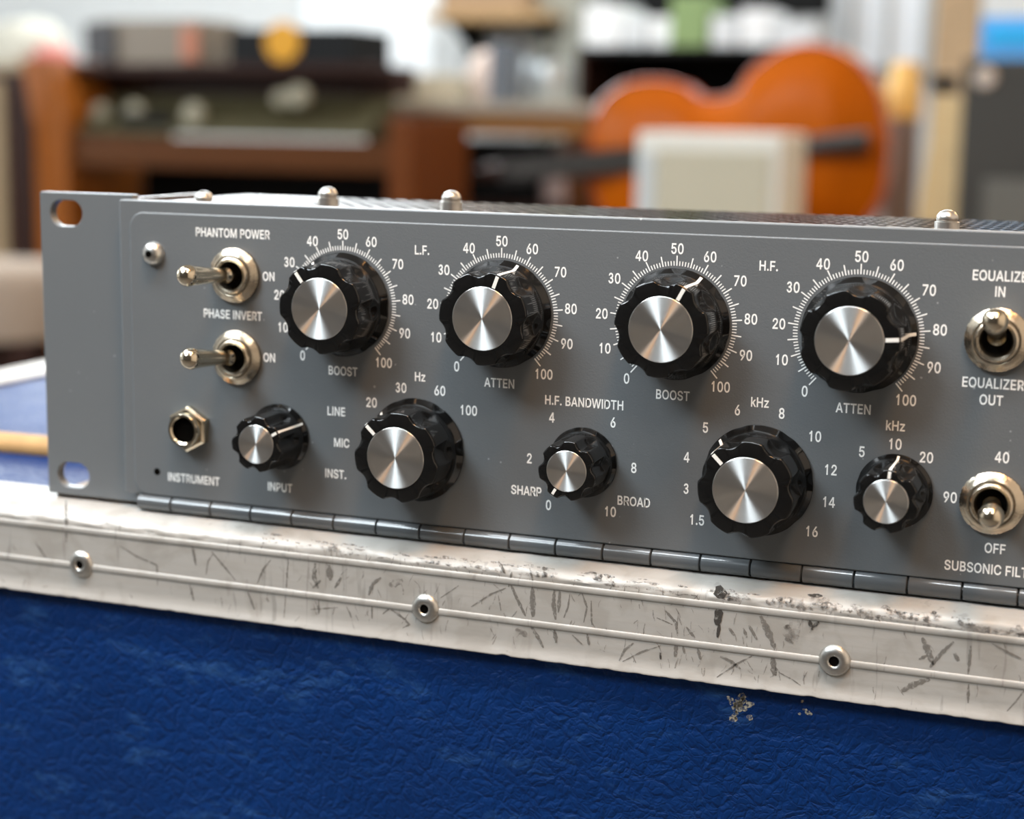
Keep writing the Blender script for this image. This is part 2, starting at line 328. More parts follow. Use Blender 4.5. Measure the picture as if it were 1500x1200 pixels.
# scuffs and scratches on the front face of the edging (pixels of the stroke -> points on that face)
def strokes(lst, name, m, lift=0.06):
    mb = MB()
    for pts, wdt in lst:
        P = [at(u, v, CY0) for u, v in pts]; P = [Vector((p.x, CY0 - lift, p.z)) for p in P]; Q = []
        for i in range(len(P) - 1):
            n = max(1, int((P[i + 1] - P[i]).length / 0.5))
            Q += [P[i].lerp(P[i + 1], k / n) for k in range(n)]
        Q.append(P[-1]); k = len(mb.v); N = len(Q)
        for i, p in enumerate(Q):
            d = (Q[min(i + 1, N - 1)] - Q[max(i - 1, 0)]).normalized(); s_ = Vector((d.z, 0, -d.x))
            hw = wdt / 2 * (0.35 + 0.65 * math.sin(PI * (i + 0.4) / (N - 0.2))) * (1 + rng.uniform(-0.3, 0.3))
            mb.v += [tuple(p + s_ * hw), tuple(p - s_ * hw)]
        mb.f += [(k + 2 * i, k + 2 * i + 1, k + 2 * i + 3, k + 2 * i + 2) for i in range(N - 1)]
    return stuff(build(mb, name, m, case, loc=(100, CY0, -60)))
S1 = [([(746, 851), (757, 876), (770, 903)], .7), ([(776, 914), (786, 930), (796, 949)], .7), ([(780, 860), (781, 904)], 1.1), ([(812, 864), (811, 885), (814, 908)], .8),
      ([(820, 866), (818, 898)], .6), ([(835, 869), (832, 890), (826, 905)], .35), ([(852, 867), (860, 890), (855, 912)], .4), ([(866, 880), (867, 916)], .3),
      ([(690, 889), (720, 870), (742, 861)], .35), ([(812, 922), (815, 942)], .8), ([(860, 928), (863, 945)], .5), ([(907, 968), (915, 952), (928, 942)], .4), ([(912, 969), (940, 955), (968, 946)], .3),
      ([(991, 942), (989, 962)], .7), ([(1114, 902), (1125, 925), (1136, 952)], 1.1), ([(1132, 963), (1135, 990)], 1.2), ([(1097, 916), (1109, 937)], .6), ([(1089, 920), (1094, 934)], .5),
      ([(1068, 920), (1076, 931)], .5), ([(1055, 962), (1070, 968), (1085, 980)], .6), ([(1050, 992), (1080, 972), (1108, 958)], .3), ([(1141, 985), (1160, 995), (1173, 1004)], .25),
      ([(1351, 934), (1360, 955), (1367, 974)], 1.0), ([(1397, 940), (1378, 958), (1362, 978)], .7), ([(1346, 966), (1358, 960)], .5), ([(1320, 1013), (1340, 1002), (1362, 995)], 1.0),
      ([(1422, 946), (1420, 970), (1418, 988)], .5), ([(1419, 1002), (1418, 1030)], .5), ([(1452, 942), (1475, 955), (1500, 967)], .4), ([(1398, 957), (1404, 968)], .7),
      ([(1475, 1042), (1488, 1028), (1500, 1012)], .3), ([(962, 905), (985, 915)], .3), ([(975, 895), (990, 912), (993, 932)], .6), ([(1005, 918), (1018, 935)], .6),
      ([(282, 800), (287, 828)], .6), ([(310, 808), (330, 832), (345, 850)], .4), ([(302, 842), (305, 822), (312, 812)], .3), ([(377, 855), (385, 835), (397, 820)], .4),
      ([(363, 867), (368, 880), (373, 893)], .5), ([(278, 856), (284, 880)], .45), ([(97, 733), (97, 795)], .7), ([(176, 800), (200, 815), (230, 828), (231, 858)], .35), ([(423, 805), (421, 840), (416, 905)], .25),
      ([(462, 825), (460, 845), (466, 862)], .9), ([(470, 850), (458, 862)], .5), ([(482, 828), (484, 850)], 1.2), ([(490, 862), (500, 846)], .5), ([(540, 872), (546, 855), (558, 846)], .7),
      ([(545, 885), (545, 906)], .4), ([(572, 892), (590, 905), (600, 915), (590, 920)], .5), ([(560, 900), (575, 888)], .3), ([(508, 888), (515, 905)], .4), ([(52, 795), (68, 818)], .4),
      ([(730, 822), (740, 840)], .5), ([(750, 838), (745, 860)], .5), ([(776, 832), (782, 858)], .35), ([(1000, 945), (1003, 958)], .5), ([(1022, 950), (1026, 966)], .6), ([(467, 878), (467, 900)], .35), ([(455, 893), (495, 890)], .25),
      ([(838, 930), (853, 944)], .3), ([(1150, 935), (1162, 942)], .6), ([(645, 876), (672, 858)], .2), ([(730, 872), (734, 895)], .25)]
strokes([(p_, w_ * 1.45) for p_, w_ in S1], 'scuff_marks', SCUFF)
S2 = [([(1052, 858), (1055, 866), (1056, 877)], 3.2), ([(1054, 890), (1052, 905), (1050, 916)], 2.0), ([(1054, 915), (1051, 934)], 1.0), ([(1186, 908), (1189, 923)], 1.1), ([(1188, 920), (1200, 911)], .8),
      ([(967, 956), (968, 966)], .6), ([(1183, 872), (1205, 873)], 1.0), ([(1365, 897), (1372, 898)], .8)]
S4 = []
rr_ = random.Random(11)
for i in range(260):
    u = rr_.choice([rr_.gauss(520, 90), rr_.gauss(860, 130), rr_.gauss(1080, 90), rr_.uniform(0, 1500)]); base = 850 + (u - 500) * 0.127 + rr_.choice([rr_.uniform(-26, 22), rr_.uniform(28, 65), rr_.uniform(-48, -30)])
    a = rr_.gauss(1.57, 0.45); L_ = rr_.uniform(5, 20)
    S4.append(([(u, base), (u + L_ * .5 * math.cos(a) + rr_.uniform(-1.5, 1.5), base + L_ * .5 * math.sin(a)), (u + L_ * math.cos(a), base + L_ * math.sin(a))], rr_.uniform(0.10, 0.38)))
strokes([q for q in S4 if not (q[0][0][1] < 850 + (q[0][0][0] - 500) * 0.127 - 50)], 'fine_scratches', patchy(mat('fine_scratch', (0.27, 0.25, 0.225), 0.6, 0.2, (800, 0.3)), 900, 0.35, 0.6, 0.65))
S5 = []
for i in range(150):
    u = rr_.uniform(380, 1500); b0 = 812 + (u - 500) * 0.122 - rr_.uniform(1, 17); L_ = rr_.uniform(6, 30)
    S5.append(([(u, b0), (u + L_ / 2, b0 + L_ * .06 + rr_.uniform(-2, 2)), (u + L_, b0 + L_ * 0.122)], rr_.uniform(0.25, 1.0) * (1.8 if u > 1020 else 1)))
strokes(S5, 'edge_grime', patchy(mat('edge_grime', (0.20, 0.18, 0.165), 0.6, 0.2, (800, 0.4)), 650, 0.44, 0.6, 0.75))
strokes(S2, 'dark_scuff_marks', SCUFF_DARK, 0.08)
S3 = [([(1155, 915), (1162, 935), (1165, 942)], 3.6), ([(1148, 920), (1172, 912)], 1.4), ([(1150, 885), (1175, 884), (1200, 878)], 2.6), ([(1190, 885), (1215, 878)], 1.8), ([(1255, 897), (1280, 905)], 1.6),
      ([(1310, 895), (1345, 910)], 1.8), ([(1340, 910), (1400, 925)], 1.2), ([(1400, 920), (1480, 928)], 1.8), ([(1040, 865), (1100, 878)], 1.2), ([(570, 858), (590, 850)], 2.0), ([(755, 922), (775, 932)], 1.5)]
strokes(S3, 'scuff_marks', patchy(mat('soft_grime', (0.22, 0.20, 0.18), 0.6, 0.2, (700, 0.45)), 420, 0.42, 0.62, 0.7), 0.05)
# worn-through patch in the blue covering under the edging
mb = MB()
for i in range(34):
    c = at(rng.gauss(1086, 9), rng.gauss(1034 , 8), -6.6) if i < 26 else at(rng.gauss(1180, 6), rng.gauss(1043, 6), -6.6)
    r = rng.uniform(0.4, 1.3 if i < 26 else .6); n = 7
    mb.add([(c.x + r * rng.uniform(.5, 1) * math.cos(t * 2 * PI / n), -6.66, c.z + r * rng.uniform(.5, 1) * math.sin(t * 2 * PI / n)) for t in range(n)], [tuple(range(n))])
stuff(build(mb, 'worn_patch', patchy(mat('bare_backing', (0.42, 0.38, 0.30), 0.8, 0, (900, 0.3)), 900, 0.42, 0.55, 0.9), case))

# ------------------------------------------------------------------ rack equaliser
unit = empty('rack_equalizer', (241, 45, CT), 'grey two-row rack preamp and equalizer with black fluted knobs and toggle switches', 'equalizer')
# rack ear behind the hinged panel
slot = lambda z: rrect(3.4, 14.2, z - 3.7, z + 3.7, 3.65, 8)
ear = plate('rack_ear', [rrect(0, 31, -44.1, 44.0, 0.4, 2), slot(38.1), slot(-38.1)], 4.46, 7.6, PAINT, unit, 0.25, loc=(0, 0, -44))
# hinged front panel: base sheet and the raised field with its rounded corners
fp = plate('front_panel', [rrect(29.2, 482, -40.5, 42.83, 0.5, 2)], 0.45, 3.6, PAINT, unit, 0.4, loc=(29.2, 0, -40.5))
plate('raised_field', [rrect(32.7, 479, -40.4, 39.6, 4.6, 10)], 0.0, 1.2, PAINT, fp, 0.42, loc=(32.7, 0, -40.4), bres=3)
# chassis behind
chs = MB().box(18.7, 460, 8, 88, CT + 0.1, 40.9)
ch = build(chs, 'chassis', CHASSIS, unit, bevel=0.6)
mb = MB()
for j in range(12):
    for i in range(0, 70):
        x, y = 60 + i * 5.6 + (j % 2) * 2.8, 40 + j * 4.0
        if x < 452 and y < 86: mb.add([(x + 1.5 * math.cos(t * PI / 3), y + 1.5 * math.sin(t * PI / 3), 41.02) for t in range(6)] + [(x, y, 40.95)], [(t, (t + 1) % 6, 6) for t in range(6)])
stuff(build(mb, 'vent_holes', DARKHOLE, ch))
build(MB().box(1, 31, 7.0, 88, CT + 0.05, -43.9), 'base_strip', mat('tan_brown', (0.24, 0.17, 0.12), 0.6), ch, bevel=0.2)  # thin brown strip filling the gap under the ear
build(MB().box(17.5, 18.7, 8, 60, 30, 42.2), 'side_flange', CHASSIS, ch, bevel=0.4)
build(MB().box(31.5, 470, 4.2, 8.0, CT + 0.1, 40.0), 'inner_frame', mat('dark_frame', (0.02, 0.018, 0.016), 0.5), ch)
for X, top in ((35.5, 44.2), (76.5, 46.6), (115, 46.7), (250.3, 45.9), (380, 46)):
    h = top - 40.9
    s_ = build(MB().lathe([(0, h), (0.9, h - 0.1), (1.9, h - 0.55), (2.6, h - 1.5), (2.75, h - 2.4), (2.5, h - 2.9), (3.1, h - 3.1), (3.1, 0), (0, 0)], 28, 'Z'), 'cover_screw', STEEL, unit, loc=(X, 35, 40.9), smooth=60, world=False)
# piano hinge under the panel, knuckle by knuckle
hg = build(MB().box(33.5, 470, 0.8, 4.0, -44.9, -40.6), 'hinge_leaf', mat('dark_frame', (0.02, 0.018, 0.016), 0.5), unit)
P_, XJ = 12.816, 45.16
kn = MB()
rk = 2.28
kp = [(0, -6.25), (rk - .25, -6.25), (rk, -6.05), (rk, 6.05), (rk - .25, 6.25), (0, 6.25)]
HPAINT = mat('glossy_grey_enamel', (0.085, 0.092, 0.098), 0.22, 0, (60, 0.08), (900, 0.12), coat=0.5, coat_rough=0.12)
kn.lathe(kp, 28, 'X')
k0 = build(kn, 'hinge_knuckle', HPAINT, hg, loc=(XJ + P_ / 2, 0.9, -42.75), smooth=40, world=False)
x = XJ + P_ * 1.5
while x < 468:
    c = k0.copy(); C.objects.link(c); c.location = k0.location + Vector(((x - XJ - P_ / 2) * MM, 0, 0)); x += P_
sh = build(MB().lathe([(0, -5.4), (rk - .25, -5.4), (rk, -5.2), (rk, 5.2), (rk - .25, 5.4), (0, 5.4)], 28, 'X'), 'hinge_knuckle', HPAINT, hg, loc=(XJ - 5.65, 0.9, -42.75), smooth=40, world=False)
build(MB().lathe([(0, 0), (1.1, 0), (1.1, 420), (0, 420)], 12, 'X').shift(40, 0.9, -42.75), 'hinge_pin', mat('dark_frame', (0.02, 0.018, 0.016), 0.5), hg)

# --- knobs
def knob_fn(N, rc, hw, k, flare_h, flare):
    def f(t, r, h):
        if r < rc - 1.2: return r
        ph = (t + PI / N) % (2 * PI / N); ph = min(ph, 2 * PI / N - ph) if False else abs(((t - PI / N + PI / N) % (2 * PI / N)) - PI / N)
        # ph = 0 at a flute centre (half a pitch from the pointer lobe)
        S = rc + k * (ph / math.radians(hw)) ** 2 + max(0, flare_h - h) * flare
        S -= max(0, h - 12.55) * 1.0
        k_ = 0.10                                                   # soft minimum rounds the flute rims
        return min(r, S) - k_ * math.log(1 + math.exp(-min(30, abs(r - S) / k_)))
    return f
BIG = [(13.5, 0), (13.85, 0.25), (13.9, 0.6), (13.8, 0.72), (12.9, 1.65), (12.35, 2.35), (12.22, 2.8), (12.15, 3.6), (12.12, 5.4), (12.05, 8), (11.98, 10), (11.92, 12.0), (11.88, 12.55), (11.75, 12.85), (11.45, 13.0), (8.1, 13.0), (8.0, 12.8), (0, 12.8)]
SMALL = [(8.85, 0), (9.1, 0.3), (9.1, 0.6), (9.02, 0.7), (8.4, 1.35), (8.0, 1.85), (7.92, 2.3), (7.88, 3.4), (7.82, 6), (7.75, 9), (7.7, 11), (7.65, 12.0), (7.6, 12.55), (7.48, 12.85), (7.2, 13.0), (5.3, 13.0), (5.2, 12.8), (0, 12.8)]
def prof_r(prof, h):
    for (ra, ha), (rb, hb) in zip(prof, prof[1:]):
        if ha <= h <= hb and hb > ha: return ra + (rb - ra) * (h - ha) / (hb - ha)
    return prof[-1][0]
def ring_fill(prof):
    out = [prof[0]]
    for (ra, ha), (rb, hb) in zip(prof, prof[1:]):
        n = max(1, int(math.hypot(ra - rb, ha - hb) / 0.35)) if ha > 1 and rb > 5.5 and hb < 12.5 else 1
        out += [(ra + (rb - ra) * i / n, ha + (hb - ha) * i / n) for i in range(1, n + 1)]
    return out
def make_knob(prof, rcap, name, fn):
    k = build(MB().lathe(ring_fill(prof), 364, fn=fn), name, BLACK, unit, loc=(0, 0, 0), smooth=48, world=False)
    cap = build(MB().lathe([(rcap, 12.7), (rcap, 13.03), (rcap - 0.15, 13.12), (0, 13.12)], 96), 'knob_cap', CAP, k, loc=(0, 0, 0), smooth=30, world=False)
    path = [(rcap + 0.25, 13.0), (prof_r(prof, 12.9) - 0.35, 13.0), (prof_r(prof, 12.6), 12.6)]
    h = 11.5
    while h > 1.2: path.append((prof_r(prof, h), h)); h -= 1.0
    path.append((prof_r(prof, 1.0), 1.0))
    mb = MB(); hw = 0.46 if rcap > 6 else 0.36
    for i, (r, h) in enumerate(path):
        a = path[max(0, i - 1)]; b = path[min(len(path) - 1, i + 1)]; t = Vector((b[0] - a[0], b[1] - a[1])).normalized(); n = Vector((-t.y, t.x))
        if n.x < 0 and n.y < 0: n = -n
        for e in (0.07, -0.15):
            rr, hh = r + n.x * e, h + n.y * e
            ww = hw * (1 if i < 3 else 0.85)
            mb.v += [(-ww, -hh, rr), (ww, -hh, rr)]
    for i in range(len(path) - 1):
        a = 4 * i; mb.f += [(a, a + 1, a + 5, a + 4), (a, a + 4, a + 6, a + 2), (a + 1, a + 3, a + 7, a + 5)]
    mb.f += [(0, 2, 3, 1)]
    build(mb, 'pointer_line', POINTER, k, loc=(0, 0, 0), world=False)
    return k
big0 = make_knob(BIG, 8.05, 'control_knob', knob_fn(7, 10.75, 13.0, 1.15, 5.2, 0.6))
small0 = make_knob(SMALL, 5.25, 'control_knob', knob_fn(7, 6.55, 13.5, 1.05, 5.0, 0.55))
def put_knob(src, X, Z, ang, label, first):
    if first: k = src
    else:
        k = src.copy(); C.objects.link(k)
        for ch_ in list(src.children): c = ch_.copy(); C.objects.link(c); c.parent = k
    k.location = (Vector((X, 0, Z)) - ORG[unit]) * MM; k.rotation_euler = (0, math.radians(ang), 0)
    k['label'] = label
for i, (X, Z, a, l) in enumerate([(98.6, 17.2, -37, 'large knob of the left boost dial, pointer near 30'), (144.15, 17.2, 20.5, 'large knob of the left atten dial, pointer near 60'),
        (190.4, 17.2, 28.8, 'large knob of the right boost dial, pointer near 60'), (235.6, 17.2, 85.5, 'large knob of the right atten dial, pointer near 80'),
        (120.5, -20.3, -46.5, 'large Hz selector knob, pointer at 20'), (212.6, -20.2, -45.5, 'large kHz selector knob, pointer between 4 and 5')]):
    put_knob(big0, X, Z, a, l, i == 0)
for i, (X, Z, a, l) in enumerate([(79.6, -20.1, 60, 'small input knob with pointer to the right'), (167.3, -19.6, -149.5, 'small bandwidth knob, pointer at 0 and SHARP'), (245.9, -19.8, 4.5, 'small kHz knob, pointer at 10')]):
    put_knob(small0, X, Z, a, l, i == 0)

# --- toggle switches
def toggle(X, Z, tip, label):
    pr = [(7.35, -0.2), (7.45, 0.1), (7.45, 1.1), (7.0, 1.45), (6.6, 1.75), (5.9, 2.45), (5.5, 2.6), (5.3, 2.5), (5.15, 2.5), (5.0, 3.0), (4.5, 3.3), (3.9, 3.1), (3.6, 2.4), (3.3, 0.8), (0, 0.5)]
    o = build(MB().lathe(pr, 96, fn=lambda t, r, h: r * (1 + 0.010 * (1 if int(t / 2 / PI * 96) % 2 else -1)) if r > 7.2 else r), 'toggle_switch', KNURL, unit, loc=(X, 0, Z), smooth=45, world=False)
    o['label'] = label
    build(MB().lathe([(3.34, 0.9), (0, 0.9)], 32), 'bore', DARKHOLE, o, loc=(X, 0, Z), world=False)
    d = Vector(tip) - Vector((X, -1.0, Z)); Ln = d.length; d.normalize()
    lp = [(0, -0.3), (1.6, -0.3), (1.75, 1.5), (2.15, 2.6), (2.15, 3.2), (1.7, 3.8), (1.9, 5), (2.25, Ln * 0.6), (2.6, Ln - 3.4), (2.72, Ln - 2.0)]
    for i in range(0, 9): a = math.radians(-20 + 110 * i / 8); lp.append((2.95 * math.cos(a), Ln - 0.6 + 2.95 * math.sin(a)))
    lv = build(MB().lathe(lp, 40), 'lever', NICKEL, o, loc=(X, -1.0, Z), smooth=50, world=False)
    lv.rotation_mode = 'QUATERNION'; lv.rotation_quaternion = Vector((0, -1, 0)).rotation_difference(d)
toggle(66.4, 23.5, (62.6, -19, 24.6), 'phantom power toggle switch, lever tilted left')
toggle(66.8, 1.0, (63.2, -19, 2.7), 'phase invert toggle switch, lever tilted left')
toggle(267.5, 18.0, (268.2, -16.5, 24.2), 'equalizer in and out toggle switch, lever up')
toggle(268.6, -20.4, (270.0, -17, -20.2), 'subsonic filter toggle switch, lever at middle')
# --- jack
jk = MB()
R6 = 6.5
for h, r in ((-0.2, R6), (2.1, R6), (2.75, R6 - 0.75)):
    jk.v += [(r * math.sin(math.radians(60 * i + 2)), -h, r * math.cos(math.radians(60 * i + 2))) for i in range(6)]
jk.f += [(i, (i + 1) % 6, (i + 1) % 6 + 6, i + 6) for i in range(6)] + [(i + 6, (i + 1) % 6 + 6, (i + 1) % 6 + 12, i + 12) for i in range(6)] + [tuple(range(12, 18))]
J = (51.6, 0, -20.0)
jo = build(jk, 'jack_socket', NICKEL, unit, loc=J, world=False, bevel=0.12)
jo['label'] = 'hexagonal instrument jack socket'
build(MB().lathe([(4.75, 2.6), (4.75, 4.2), (4.5, 4.5), (3.9, 4.5), (3.5, 4.1), (3.45, 2.7)], 40), 'socket_collar', NICKEL, jo, loc=J, smooth=40, world=False)
build(MB().lathe([(3.46, 3.6), (3.44, 2.85), (0, 2.8)], 32), 'bore', DARKHOLE, jo, loc=J, world=False)
build(MB().lathe([(0, 2.75), (0.9, 2.7), (1.9, 2.4), (2.8, 1.6), (3.3, 0.5), (3.35, 0)], 36), 'panel_screw', STEEL, unit, loc=(40.6, 0, 28.3), smooth=60, world=False)
build(MB().lathe([(1.0, 0.1), (0, 0.1)], 6).shift(40.6, -2.75, 28.3), 'screw_socket', DARKHOLE, unit)
build(MB().lathe([(1.0, 0.06), (0, 0.06)], 20), 'pin_hole', DARKHOLE, unit, loc=(40.3, 0, -33.4), world=False)

# --- printed legends
TXT = {}
